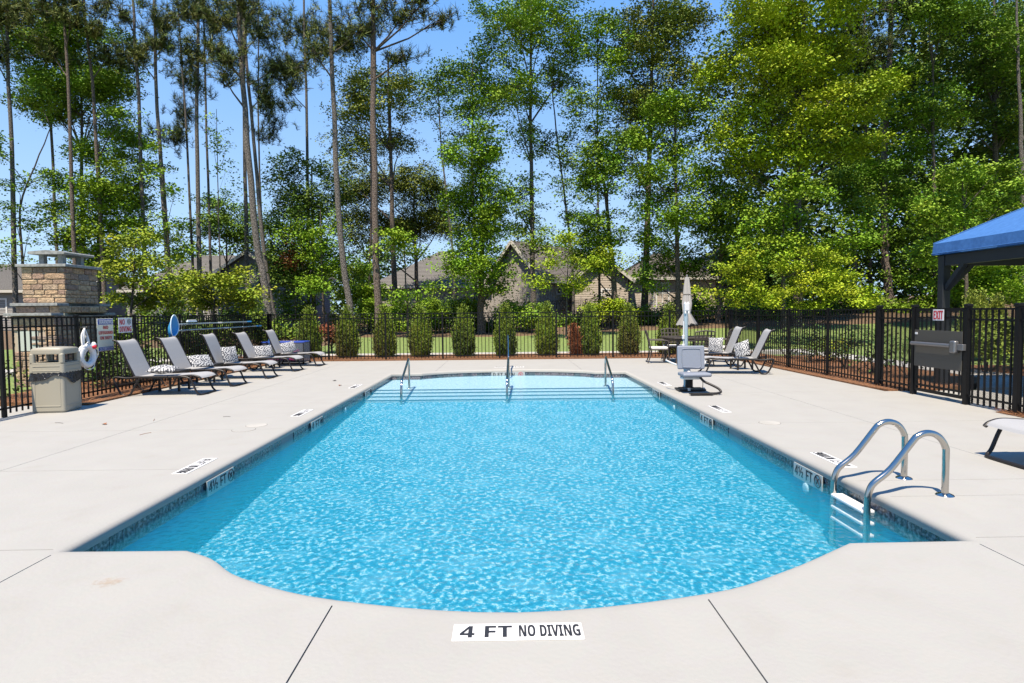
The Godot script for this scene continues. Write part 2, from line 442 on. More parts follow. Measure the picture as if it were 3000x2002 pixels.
func miter(i: int, cw: bool) -> Vector2:
	var np := pool.size()
	var d0 := (pool[i] - pool[(i + np - 1) % np]).normalized()
	var d1 := (pool[(i + 1) % np] - pool[i]).normalized()
	var s := -1.0 if cw else 1.0
	var n0 := Vector2(d0.y, -d0.x) * s; var n1 := Vector2(d1.y, -d1.x) * s
	var m := (n0 + n1).normalized()
	return m / maxf(m.dot(n0), .4)

func pool_shell() -> void:
	var root := Node3D.new(); root.name = "swimming_pool"; add_child(root); root.set_meta("kind", "structure")
	var wall := grown(pool, .03)
	var cw := Geometry2D.is_polygon_clockwise(wall)
	var m := M.new()
	for i in wall.size():
		var a := wall[i]; var b := wall[(i + 1) % wall.size()]
		var d := (b - a).normalized()
		m.quad(Vector3(a.x, -.95, a.y), Vector3(b.x, -.95, b.y), Vector3(b.x, -.06, b.y), Vector3(a.x, -.06, a.y), Vector3(d.y, 0, -d.x) * (1.0 if cw else -1.0))
	put("pool_wall", m, mt.plaster_smooth, root)
	# floor slopes down from the steps to the near end
	m = M.new()
	var zs := [2.9, 4.0, 6.0, 9.0, 12.02]; var ys := [-.66, -.66, -.56, -.40, -.28]
	for k in zs.size() - 1:
		m.quad(Vector3(-2.9, ys[k], -zs[k]), Vector3(3.05, ys[k], -zs[k]), Vector3(3.05, ys[k + 1], -zs[k + 1]), Vector3(-2.9, ys[k + 1], -zs[k + 1]), Vector3.UP)
	put("pool_floor", m, mt.plaster_caustics, root)
	# shelf and steps, each with a dark nosing
	var sd := [12.02, 12.4, 12.78, 13.12, 16.2]; var sy := [-.235, -.212, -.19, -.17]
	for k in 4:
		m = M.new(); m.prism(rect(-2.9, 3.05, sd[k], sd[k + 1], 0), -.6, sy[k])
		put("step" if k < 3 else "sun_shelf", m, mt.plaster_shelf, root)
		m = M.new(); m.box(Vector3(.07, sy[k] - .002, -sd[k] - .022), Vector3(5.9, .012, .05))
		put("step_nosing", m, mt.step_trim, root)
	# waterline tiles, one by one
	var unit := M.new(); unit.rbox(Vector3.ZERO, Vector3(1, 1, 1), .06)
	var tm := unit.mesh()
	var tiles := [mt.tile_a, mt.tile_b, mt.tile_c, mt.tile_a, mt.tile_d, mt.tile_c]
	var face := grown(pool, .028)
	var gm := M.new()
	for i in face.size():
		var a := face[i]; var b := face[(i + 1) % face.size()]
		var ln := a.distance_to(b)
		var d := (b - a).normalized()
		var nn := Vector3(d.y, 0, -d.x) * (1.0 if cw else -1.0)
		gm.quad(Vector3(a.x, -.235, a.y), Vector3(b.x, -.235, b.y), Vector3(b.x, -.06, b.y), Vector3(a.x, -.06, a.y), nn)
		if a.y > -3.9 and b.y > -3.9: continue
		var cnt := maxi(1, roundi(ln / .152))
		for k in cnt:
			var q := a.lerp(b, (k + .5) / cnt)
			if (absf(q.y + 7.9) < .2) and absf(q.x) > 2: continue
			var y0 := -.1455
			var xf := Transform3D(Basis(Vector3(d.x, 0, d.y) * (ln / cnt - .005), Vector3(0, .146, 0), nn * .02), Vector3(q.x, y0, q.y) + nn * .003)
			put("tile", tm, tiles[rng.randi() % 6] if rng.randf() < .5 else (mt.tile_d if q.y < -14.9 else mt.tile_a), root, xf)
	put("grout_bed", gm, mt.grout, root)
	# skimmer mouths
	for s in [[-2.845, 1.0], [2.985, -1.0]]:
		m = M.new()
		m.box(Vector3(s[0] - s[1] * .1, -.13, -7.9), Vector3(.16, .13, .36)); put("skimmer_mouth", m, mt.dark_hole, root)
	# wall fittings under water
	for q in [Vector3(2.96, -.27, -5.9), Vector3(-2.82, -.2, -10.6), Vector3(2.96, -.22, -10.6)]:
		m = M.new()
		var xf := Transform3D(Basis(Vector3.BACK, PI / 2 * signf(q.x)), q)
		m.lathe([Vector2(.001, .02), Vector2(.035, .02), Vector2(.052, .012), Vector2(.055, 0)], xf, 16)
		put("wall_return", m, mt.plaster_shelf, root)
	# tiles with depth figures: [x, distance, text, with symbol]
	for e in [[-2.835, 5.95, "4½ FT"], [-2.835, 9.02, "4 FT"], [-2.835, 12.4, "3 FT"], [2.975, 5.88, "4½ FT"], [2.975, 8.9, "4 FT"], [2.975, 11.9, "3 FT"], [.06, 15.84, "0 FT 8 IN"]]:
		var back: bool = e[1] > 15.0
		var nx := Vector3(1, 0, 0) if e[0] < -1 else Vector3(-1, 0, 0)
		if back: nx = Vector3(0, 0, 1)
		var rt := Vector3.UP.cross(nx)
		var w := .88 if back else .56
		var o := Vector3(e[0], -.1425, -e[1]) + nx * .012
		var xf := Transform3D(Basis(rt, Vector3.UP, nx), o)
		var pl := M.new(); pl.rbox(Vector3.ZERO, Vector3(w, .148, .012), .003)
		var pn := put("depth_tile", pl, mt.tile_white, root, xf)
		write(pn, e[2], w * .64, .1, Transform3D(Basis(), Vector3(-w * .13, .008, .0065)), mt.ink)
		no_dive(pn, .058, Transform3D(Basis(), Vector3(w * .37, .004, .007)), mt.red_ink if back else mt.ink)
	# water sheet
	m = M.new()
	var wp := grown(pool, .024)
	var tr := Geometry2D.triangulate_polygon(wp)
	for q in wp: m.p(Vector3(q.x, WATER, q.y), Vector3.UP, q)
	for k in range(0, tr.size(), 3): m.t(tr[k], tr[k + 1], tr[k + 2])
	struct("water", m, mt.water)
	# the body of the water: takes the red out of the light and scatters a little blue
	var fm := FogMaterial.new(); fm.resource_name = "pool_water_body"; fm.albedo = lin(.02, .67, .97); fm.density = .75
	var fv := FogVolume.new(); fv.name = "water_body"; fv.shape = RenderingServer.FOG_VOLUME_SHAPE_BOX; fv.material = fm
	fv.size = Vector3(5.84, .81, 12.86); fv.position = Vector3(.07, -.5465, -9.42); add_child(fv); fv.set_meta("kind", "stuff")

func straw_bed(called: String, poly: PackedVector2Array, y: float, cnt: int) -> void:
	var root := Node3D.new(); root.name = numbered(called); add_child(root); root.set_meta("kind", "structure")
	# a mounded sheet of pine straw with loose needles on it
	var bb := Rect2(poly[0], Vector2.ZERO)
	for q in poly: bb = bb.expand(q)
	var m := M.new(); m.prism(poly, y - .12, y)
	put("straw_sheet", m, mt.straw, root)
	m = M.new(); m.tinted = true
	var k := 0
	while k < cnt:
		var q := bb.position + Vector2(rng.randf(), rng.randf()) * bb.size
		if not Geometry2D.is_point_in_polygon(q, poly): continue
		k += 1
		var an := rng.randf() * TAU
		var ln := rng.randf_range(.07, .2)
		var d := Vector3(cos(an), rng.randf_range(-.15, .3), sin(an)) * ln
		var w := Vector3(-sin(an), 0, cos(an)) * rng.randf_range(.0025, .005)
		var o := Vector3(q.x, y + rng.randf_range(0, .03), q.y)
		var s := rng.randf_range(.5, 1.5)
		m.col = Color(.24 * s, .105 * s, .042 * s)
		m.tri(o - w, o + w, o + d + Vector3(0, .01, 0), Vector3.UP)
	var o2 := put("loose_needles", m, mt.needles, root); o2.set_meta("kind", "stuff")

func beds() -> void:
	straw_bed("straw_bed", PackedVector2Array([Vector2(-7.0, -10.2), Vector2(-6.98, -19.1), Vector2(-9.4, -19.1), Vector2(-9.4, -10.6)]), .03, 5000)
	straw_bed("straw_bed", PackedVector2Array([Vector2(-9.4, -19.1), Vector2(6.88, -19.1), Vector2(8.6, -19.1), Vector2(8.6, -21.25), Vector2(-9.4, -21.25)]), .03, 7000)
	straw_bed("straw_bed", PackedVector2Array([Vector2(6.88, -19.1), Vector2(6.88, -11.4), Vector2(6.95, -10.9), Vector2(8.0, -10.95), Vector2(9.95, -12.2), Vector2(9.95, -19.1)]), .03, 6000)
	straw_bed("straw_bed", PackedVector2Array([Vector2(7.05, -6.0), Vector2(7.0, -8.55), Vector2(7.35, -8.7), Vector2(7.5, -6.0)]), .012, 1200)
	straw_bed("straw_bed", PackedVector2Array([Vector2(9.9, -12.6), Vector2(13.5, -12.4), Vector2(15.5, -15.0), Vector2(11.3, -15.6)]), .02, 2500)
	# pale walks beyond the fence
	var m := M.new()
	m.prism(rect(-9.4, 9.9, 21.3, 22.2, 0), -.1, .03)
	put(numbered("footpath"), m, mt.old_concrete, self).set_meta("kind", "structure")
	m = M.new()
	m.prism(PackedVector2Array([Vector2(9.97, -22.2), Vector2(9.97, -12.6), Vector2(8.6, -10.95), Vector2(10.2, -10.95), Vector2(11.1, -13.0), Vector2(11.0, -22.2)]), -.1, .04)
	put(numbered("footpath"), m, mt.old_concrete, self).set_meta("kind", "structure")
	m = M.new()
	m.prism(PackedVector2Array([Vector2(-9.45, -22.2), Vector2(-9.45, -21.0), Vector2(-13.0, -16.0), Vector2(-14.5, -16.0), Vector2(-11.0, -22.2)]), -.1, .04)
	put(numbered("footpath"), m, mt.old_concrete, self).set_meta("kind", "structure")

func markers() -> void:
	# white plates with depth figures on the deck: [x, distance, w, turn, figures, word]
	var n := ["deck at the near end of the pool", "left deck, nearest of three", "left deck, middle of three", "left deck, farthest of three", "right deck beside the ladder", "right deck, middle of three", "right deck next to the pool lift", "far deck behind the pool"]
	var rows := [[.045, 2.775, .61, 0.0, "4 FT"], [-3.09, 6.0, .61, -PI / 2, "4½FT"], [-3.09, 9.17, .61, -PI / 2, "4 FT"], [-3.09, 12.45, .61, -PI / 2, "3 FT"], [3.24, 5.94, .61, PI / 2, "4½FT"], [3.23, 9.1, .61, PI / 2, "4 FT"], [3.23, 12.3, .61, PI / 2, "3 FT"], [.1, 16.45, .8, PI, "0 FT 8 IN"]]
	for k in rows.size():
		var e: Array = rows[k]
		var t := thing("depth_marker", "white depth plate %s in the %s" % [e[4], n[k]], "marker", Vector3(e[0], .003, -e[1]), e[3], "depth plates set in the pool deck")
		var m := M.new(); m.rbox(Vector3.ZERO, Vector3(e[2], .006, .146), .002)
		put("plate", m, mt.plate_white, t)
		var flat := Basis(Vector3.RIGHT, -PI / 2)
		var w: float = e[2]
		write(t, e[4], w * .40, .1, Transform3D(flat, Vector3(-w * .245, .0035, 0)), mt.ink)
		write(t, "NO DIVING", w * .47, .102, Transform3D(flat, Vector3(w * .242, .0035, -.003)), mt.ink, "lettering", .0009)
	for e in [["white round skimmer lid in the left deck, farther of two", -3.38, 8.19, .13, "old_concrete"], ["concrete filled round lid beside the white skimmer lid", -3.42, 7.88, .14, "concrete"], ["pale round skimmer lid in the right deck", 3.49, 7.95, .13, "old_concrete"]]:
		var t := thing("skimmer_lid", e[0], "deck lid", Vector3(e[1], 0, -e[2]), 0, "round lids in the pool deck")
		var m := M.new(); m.lathe([Vector2(.001, .004), Vector2(e[3], .004), Vector2(e[3] + .003, 0)], Transform3D(), 28); put("lid", m, mt[e[4]], t)
		m = M.new(); m.lathe([Vector2(e[3] + .004, .001), Vector2(e[3] + .007, .0015), Vector2(e[3] + .008, 0)], Transform3D(), 28); put("rim", m, mt.joint, t)
	# a few fallen leaves and twigs
	var lv := [[-3.82, 13.5, "dark curled leaf fallen on the left deck near the far plate"], [-3.45, 12.6, "small brown leaf lying beside the far left depth plate"], [-5.54, 8.37, "brown crumpled leaf on the deck in front of the trash can"], [-4.6, 7.6, "thin reddish twig on the deck beside the long joint"], [-5.0, 8.6, "longer pale pine needle lying across the long deck joint"], [-6.2, 8.5, "grey twig lying on the deck close to the fence side"], [-4.05, 8.9, "dark pine needle on the deck between joint and pool"]]
	for k in lv.size():
		var e: Array = lv[k]
		var m := M.new()
		if k in [3, 4, 5, 6]:
			var an := .4 + k * .7
			m.tube([Vector3.ZERO, Vector3(cos(an) * .09, .006, sin(an) * .05), Vector3(cos(an) * .18, .002, sin(an) * .1)], .0025, 5)
		else:
			for s in [-1.0, 1.0]:
				m.tri(Vector3(-.05, .004, 0), Vector3(.01, .022, .035 * s), Vector3(.055, .006, 0))
		solo("fallen_leaf" if not (k in [3, 4, 5, 6]) else "twig", m, mt.bark_dark if k == 0 or k in [5, 6] else mt.fallen, e[2], "leaf" if not (k in [3, 4, 5, 6]) else "twig", Vector3(e[0], .002, -e[1]), k * 1.3)

func rails() -> void:
	# the three hand rails of the steps
	var spec := [[-2.14, -2.05, "left hand rail of the pool steps, bent steel tube"], [.06, .02, "middle hand rail of the pool steps, seen end on"], [2.21, 2.10, "right hand rail of the pool steps, bent steel tube"]]
	for e in spec:
		var t := thing("hand_rail", e[2], "hand rail", Vector3(e[0], 0, -13.4), 0, "steel hand rails of the pool steps")
		var dx: float = e[1] - e[0]
		var pth := smooth([Vector3(0, -.18, 0), Vector3(0, .2, 0), Vector3(0, .38, 0), Vector3(dx * .02, .46, .05), Vector3(dx * .1, .475, .14), Vector3(dx * .5, .33, .75), Vector3(dx * .9, .19, 1.36), Vector3(dx * .97, .13, 1.47), Vector3(dx, .02, 1.54), Vector3(dx, -.3, 1.56)], 5)
		var m := M.new(); m.tube(pth, .0235, 12); put("rail_tube", m, mt.steel, t)
		for q in [Vector3(0, -.168, 0), Vector3(dx, -.235, 1.56)]:
			m = M.new(); m.lathe([Vector2(.001, .018), Vector2(.03, .016), Vector2(.055, .004), Vector2(.056, 0)], Transform3D(Basis(), q), 16); put("escutcheon", m, mt.steel, t)
	var t2 := thing("grab_rail", "tall steel grab rail on the far deck behind the middle hand rail", "hand rail", Vector3(.07, 0, -16.5))
	var pt := smooth([Vector3(0, 0, 0), Vector3(0, .5, 0), Vector3(0, .78, 0), Vector3(0, .86, .08), Vector3(0, .84, .22), Vector3(0, .6, .75), Vector3(0, .4, 1.15), Vector3(0, .2, 1.25), Vector3(0, -.18, 1.25)], 5)
	var mm := M.new(); mm.tube(pt, .021, 12); put("rail_tube", mm, mt.steel, t2)
	mm = M.new(); mm.lathe([Vector2(.001, .02), Vector2(.03, .018), Vector2(.06, .004), Vector2(.061, 0)], Transform3D(), 16); put("escutcheon", mm, mt.steel, t2)
	# ladder
	var t := thing("pool_ladder", "stainless steel pool ladder with white treads on the right pool wall", "ladder", Vector3(3.51, 0, -5.015))
	for s in [-.25, .25]:
		var z: float = s
		var pth := [Vector3(0, 0, z), Vector3(0, .34, z)]
		for k in range(1, 9):
			var an := PI * .78 * k / 8.0
			pth.append(Vector3(-.15 + cos(an) * .15, .34 + sin(an) * .165, z))
		pth.append_array([Vector3(-.44, .22, z), Vector3(-.565, .115, z), Vector3(-.6, .07, z), Vector3(-.618, .01, z), Vector3(-.625, -.06, z), Vector3(-.627, -.3, z), Vector3(-.627, -.6, z)])
		var m := M.new(); m.tube(smooth(pth, 4), .0255, 14); put("side_rail", m, mt.steel, t)
		m = M.new(); m.lathe([Vector2(.001, .022), Vector2(.03, .02), Vector2(.06, .008), Vector2(.066, .003), Vector2(.067, 0)], Transform3D(Basis(), Vector3(0, 0, z)), 24); put("escutcheon", m, mt.steel, t)
	for k in 3:
		var m := M.new(); m.rbox(Vector3(-.605, -.135 - k * .1, 0), Vector3(.11, .028, .47), .01); put("tread", m, mt.buoy_white, t)

func fence_run(called: String, label: String, posts: Array, tall := 1.5) -> Node3D:
	var t := thing(called, label, "fence", posts[0])
	var o: Vector3 = posts[0]
	var pk := M.new(); pk.box(Vector3(0, tall / 2.0 + .02, 0), Vector3(.019, tall - .06, .019)); var pm := pk.mesh()
	var ps := M.new(); ps.box(Vector3(0, tall / 2.0, 0), Vector3(.051, tall, .051)); ps.rbox(Vector3(0, tall + .01, 0), Vector3(.06, .022, .06), .006)
	var psm := ps.mesh()
	for k in posts.size():
		var q: Vector3 = posts[k] - o
		put("post", psm, mt.black_metal, t, Transform3D(Basis(), q))
		if k == posts.size() - 1: break
		var r: Vector3 = posts[k + 1] - o
		var d := r - q
		var ln := d.length(); d /= ln
		var bas := Basis(d, Vector3.UP, d.cross(Vector3.UP))
		for y in [tall - .02, tall - .165, .13]:
			var m := M.new(); m.box(Vector3(0, 0, 0), Vector3(ln - .052, .025, .028)); put("rail", m, mt.black_metal, t, Transform3D(bas, (q + r) / 2.0 + Vector3(0, y, 0)))
		var cnt := maxi(2, roundi(ln / .1145) - 1)
		for i in cnt:
			put("picket", pm, mt.black_metal, t, Transform3D(bas, q + d * ln * (i + 1.0) / (cnt + 1)))
	return t

func fences() -> void:
	var X := -7.47
	fence_run("picket_fence", "black metal picket fence on the left side behind the loungers", [Vector3(X, 0, -7.3), Vector3(X, 0, -9.06), Vector3(X, 0, -10.66), Vector3(X, 0, -12.32), Vector3(X, 0, -14.03), Vector3(X, 0, -15.72), Vector3(X, 0, -17.46), Vector3(X, 0, -19.25)])
	var bx := []
	for k in 9: bx.append(Vector3(-7.47 + .06 + k * 1.805, 0, -19.28))
	bx.append(Vector3(7.22, 0, -19.28))
	fence_run("picket_fence", "black metal picket fence across the far end with evergreens behind", bx)
	var R := 7.13
	fence_run("picket_fence", "black metal picket fence on the right side between corner and gate", [Vector3(R, 0, -19.22), Vector3(R, 0, -17.05), Vector3(R, 0, -15.2), Vector3(R, 0, -13.35), Vector3(R, 0, -11.5)])
	# gate bay: heavier posts, wire screen
	var t := thing("screened_fence", "black picket fence bays with wire screen on both sides of the exit gate", "fence", Vector3(R, 0, -11.5))
	var pst := M.new(); pst.box(Vector3(0, .76, 0), Vector3(.075, 1.52, .075)); pst.rbox(Vector3(0, 1.535, 0), Vector3(.095, .05, .095), .012)
	var psm := pst.mesh()
	var pk := M.new(); pk.box(Vector3(0, .76, 0), Vector3(.022, 1.46, .022)); var pm := pk.mesh()
	for dz in [.0, 1.0, 2.22, 3.15, 4.95]:
		put("post", psm, mt.black_metal, t, Transform3D(Basis(), Vector3(0, 0, dz)))
	for e in [[0.0, 1.0], [2.22, 3.15], [3.15, 4.95]]:
		var ln: float = e[1] - e[0]
		for y in [1.48, 1.32, .14]:
			var m := M.new(); m.box(Vector3(0, y, (e[0] + e[1]) / 2.0), Vector3(.03, .028, ln - .076)); put("rail", m, mt.black_metal, t)
		var cnt := roundi(ln / .118) - 1
		for i in cnt: put("picket", pm, mt.black_metal, t, Transform3D(Basis(), Vector3(0, 0, e[0] + ln * (i + 1.0) / (cnt + 1))))
		var m := M.new()
		m.quad(Vector3(.03, .05, e[0] + .04), Vector3(.03, .05, e[1] - .04), Vector3(.03, 1.47, e[1] - .04), Vector3(.03, 1.47, e[0] + .04), Vector3(-1, 0, 0), (ln - .08) / .05, 1.42 / .05)
		put("wire_screen", m, mt.wire_screen, t)
	# the gate itself
	var g := thing("exit_gate", "black metal gate with solid mid panel and push bar", "gate", Vector3(R, 0, -11.5 + 1.61))
	var m := M.new()
	for z in [-.545, .545]: m.box(Vector3(0, .79, z), Vector3(.045, 1.4, .05))
	for y in [1.475, .1]: m.box(Vector3(0, y, 0), Vector3(.044, .05, 1.04))
	m.box(Vector3(0, .185, 0), Vector3(.043, .03, 1.04))
	put("gate_frame", m, mt.black_metal, g)
	var gp := M.new(); gp.box(Vector3(0, .79, 0), Vector3(.02, 1.32, .02)); var gpm := gp.mesh()
	for i in 9: put("picket", gpm, mt.black_metal, g, Transform3D(Basis(), Vector3(.012, 0, -.44 + i * .11)))
	m = M.new(); m.box(Vector3(.003, 1.34, 0), Vector3(.03, .026, 1.03)); put("rail", m, mt.black_metal, g)
	m = M.new(); m.rbox(Vector3(-.035, .82, 0), Vector3(.012, .62, 1.1), .004); put("mid_panel", m, mt.gate_panel, g)
	m = M.new(); m.tube([Vector3(-.095, .9, -.54), Vector3(-.095, .9, .38)], .032, 12); m.rbox(Vector3(-.07, .9, -.5), Vector3(.05, .06, .06), .01)
	put("push_bar", m, mt.bar_grey, g)
	m = M.new(); m.rbox(Vector3(-.085, .885, .44), Vector3(.085, .2, .13), .03, Basis(), 2); m.rbox(Vector3(-.06, .885, .565), Vector3(.06, .1, .13), .01); put("latch_case", m, mt.bar_grey, g)
	m = M.new(); m.box(Vector3(-.045, 1.07, -.5), Vector3(.006, .035, .06)); put("label_plate", m, mt.plate_white, g)
	m = M.new(); m.quad(Vector3(-.025, .2, -.52), Vector3(-.025, .2, .52), Vector3(-.025, .52, .52), Vector3(-.025, .52, -.52), Vector3(-1, 0, 0), 20, 6); put("wire_screen", m, mt.wire_screen, g)
	m = M.new(); m.quad(Vector3(-.025, 1.12, -.52), Vector3(-.025, 1.12, .52), Vector3(-.025, 1.45, .52), Vector3(-.025, 1.45, -.52), Vector3(-1, 0, 0), 20, 6); put("wire_screen", m, mt.wire_screen, g)
	sign_board("exit_sign", "small white EXIT sign hanging on the gate", Vector3(R - .05, 1.385, -9.86), Vector3(-1, 0, 0), .25, .18, [["plate_white", 0, 0, 1, 1]], [["EXIT", 0, 0, .86, .78, "red_ink"]])
	var L := Vector3(X + .045, 0, 0)
	sign_board("warning_sign", "tall WARNING NO LIFEGUARD ON DUTY sign on the left fence", L + Vector3(0, 1.145, -11.35), Vector3(1, 0, 0), .455, .6, [["sign_cream", 0, 0, 1, 1], ["plate_white", 0, .4, .98, .19], ["blue_ink", 0, .4, .9, .165], ["blue_ink", 0, -.43, .9, .11]],
		[["WARNING", 0, .4, .82, .12, "plate_white"], ["NO", 0, .23, .3, .1, "red_ink"], ["LIFEGUARD", 0, .07, .86, .1, "red_ink"], ["ON DUTY", 0, -.09, .74, .1, "red_ink"], ["NO SWIMMING ALONE", 0, -.405, .8, .03, "plate_white"], ["ADULTS MUST BE PRESENT", 0, -.455, .8, .03, "plate_white"]])
	var nd := sign_board("no_diving_sign", "white NO DIVING sign with diver symbol on the left fence", L + Vector3(0, 1.31, -11.95), Vector3(1, 0, 0), .42, .29, [["plate_white", 0, 0, 1, 1]], [["NO", -.24, .22, .38, .36, "red_ink"], ["DIVING", 0, -.25, .88, .36, "red_ink"]])
	no_dive(nd, .05, Transform3D(Basis(), Vector3(.11, .07, .007)), mt.ink)
	# far black fence in front of the gabled house
	var far := []
	for k in 4: far.append(Vector3(1.5 + k * 1.9, hill(3, 40) + .35 + k * .05, -41.0 + k * .5))
	fence_run("picket_fence", "small black picket fence far off beside the gabled house", far, 1.1)

func sign_board(called: String, label: String, at: Vector3, out: Vector3, w: float, h: float, plates: Array, words: Array) -> Node3D:
	var t := thing(called, label, "sign", at)
	t.basis = Basis(Vector3.UP.cross(out), Vector3.UP, out)
	var z := 0.0
	for e in plates:
		var m := M.new(); m.rbox(Vector3(e[1] * w, e[2] * h, z), Vector3(e[3] * w, e[4] * h, .006), .002)
		put("board" if z == 0.0 else "panel", m, mt[e[0]], t); z += .003
	for e in words: write(t, e[0], e[3] * w, e[4] * h, Transform3D(Basis(), Vector3(e[1] * w, e[2] * h, z + .001)), mt[e[5]], "lettering", .0022 if e[4] > .05 and h < .4 else 0.0)
	return t

func lounger_proto() -> Node3D:
	# local: hinge at x = 0, foot towards +x, head towards -x
	var t := thing("sun_lounger", "", "sun lounger", Vector3.ZERO, 0, "grey sling sun loungers on the deck")
	var w := .31
	var prof := smooth([Vector3(0, .375, 0), Vector3(.4, .36, 0), Vector3(.8, .375, 0), Vector3(1.05, .39, 0), Vector3(1.17, .365, 0), Vector3(1.22, .325, 0)], 4)
	var back := smooth([Vector3(.02, .36, 0), Vector3(-.09, .6, 0), Vector3(-.2, .86, 0), Vector3(-.255, .98, 0), Vector3(-.30, 1.03, 0), Vector3(-.35, 1.045, 0)], 4)
	for e in [["seat_sling", prof], ["back_sling", back]]:
		var m := M.new()
		var pts: Array = e[1]
		for i in pts.size() - 1:
			for s in 6:
				var a := -w + 2 * w * s / 6.0; var b := -w + 2 * w * (s + 1) / 6.0
				var sag := func(q: float) -> float: return -.018 * (1.0 - pow(q / w, 2))
				var d: Vector3 = (pts[i + 1] - pts[i]).normalized()
				var nn := Vector3(-d.y, d.x, 0) * (1.0 if e[0] == "seat_sling" else -1.0)
				var A: Vector3 = pts[i] + Vector3(0, 0, a) + nn * sag.call(a); var B: Vector3 = pts[i] + Vector3(0, 0, b) + nn * sag.call(b)
				var C: Vector3 = pts[i + 1] + Vector3(0, 0, b) + nn * sag.call(b); var D: Vector3 = pts[i + 1] + Vector3(0, 0, a) + nn * sag.call(a)
				m.quad(A, B, C, D, nn)
		put(e[0], m, mt.sling, t)
	for s in [-1.0, 1.0]:
		var off := Vector3(0, -.016, (w + .004) * s)
		var m := M.new(); m.tube(prof.map(func(q): return q + off), .021, 8); put("side_rail", m, mt.chair_frame, t)
		m = M.new(); m.tube(back.map(func(q): return q + Vector3(-.008, -.002, w * s)), .018, 8); put("back_rail", m, mt.chair_frame, t)
		var z: float = (w + .02) * s
		m = M.new(); m.tube(smooth([Vector3(.62, .36, z), Vector3(.15, .355, z), Vector3(-.12, .34, z), Vector3(-.3, .36, z), Vector3(-.36, .33, z), Vector3(-.33, .24, z), Vector3(-.24, .06, z), Vector3(-.15, .016, z), Vector3(-.06, .05, z), Vector3(.02, .2, z), Vector3(.12, .35, z)], 5), .019, 8); put("rear_leg", m, mt.chair_frame, t)
	var z2 := w + .02
	var m := M.new(); m.tube(smooth([Vector3(.86, .36, -z2), Vector3(1.0, .33, -z2), Vector3(1.06, .25, -z2), Vector3(1.13, .08, -z2), Vector3(1.19, .018, -z2 + .02), Vector3(1.23, .016, -z2 + .12), Vector3(1.23, .016, z2 - .12), Vector3(1.19, .018, z2 - .02), Vector3(1.13, .08, z2), Vector3(1.06, .25, z2), Vector3(1.0, .33, z2), Vector3(.86, .36, z2)], 5), .019, 8)
	put("front_leg", m, mt.chair_frame, t)
	m = M.new(); m.tube([Vector3(-.33, .2, -z2), Vector3(-.33, .2, z2)], .012, 8); m.tube([Vector3(.45, .34, -z2), Vector3(.45, .34, z2)], .012, 8); put("cross_bar", m, mt.chair_frame, t)
	m = M.new(); m.tube([Vector3(-.13, .62, -w), Vector3(-.2, .34, -w - .02)], .01, 6); m.tube([Vector3(-.13, .62, w), Vector3(-.2, .34, w + .02)], .01, 6); put("back_prop", m, mt.chair_frame, t)
	return t

func pillow_mesh(w: float, h: float, th: float) -> ArrayMesh:
	var m := M.new()
	var nn := 14
	for s in [-1.0, 1.0]:
		var st := m.v.size()
		for i in nn + 1:
			for j in nn + 1:
				var u := 2.0 * i / nn - 1; var q := 2.0 * j / nn - 1
				var k := pow(maxf((1 - u * u) * (1 - q * q), 0), .42)
				var pinch := 1.0 - .09 * (u * u + q * q - 2 * u * u * q * q * .9)
				m.p(Vector3(u * w / 2 * pinch, q * h / 2 * pinch, s * th / 2 * k + sin(u * 5 + q * 3) * .006 * k), Vector3(u * .5, q * .5, s).normalized(), Vector2((u + 1) * .5, (q + 1) * .5))
		for i in nn:
			for j in nn:
				var a := st + i * (nn + 1) + j
				m.t(a, a + 1, a + nn + 2); m.t(a, a + nn + 2, a + nn + 1)
	return m.mesh()

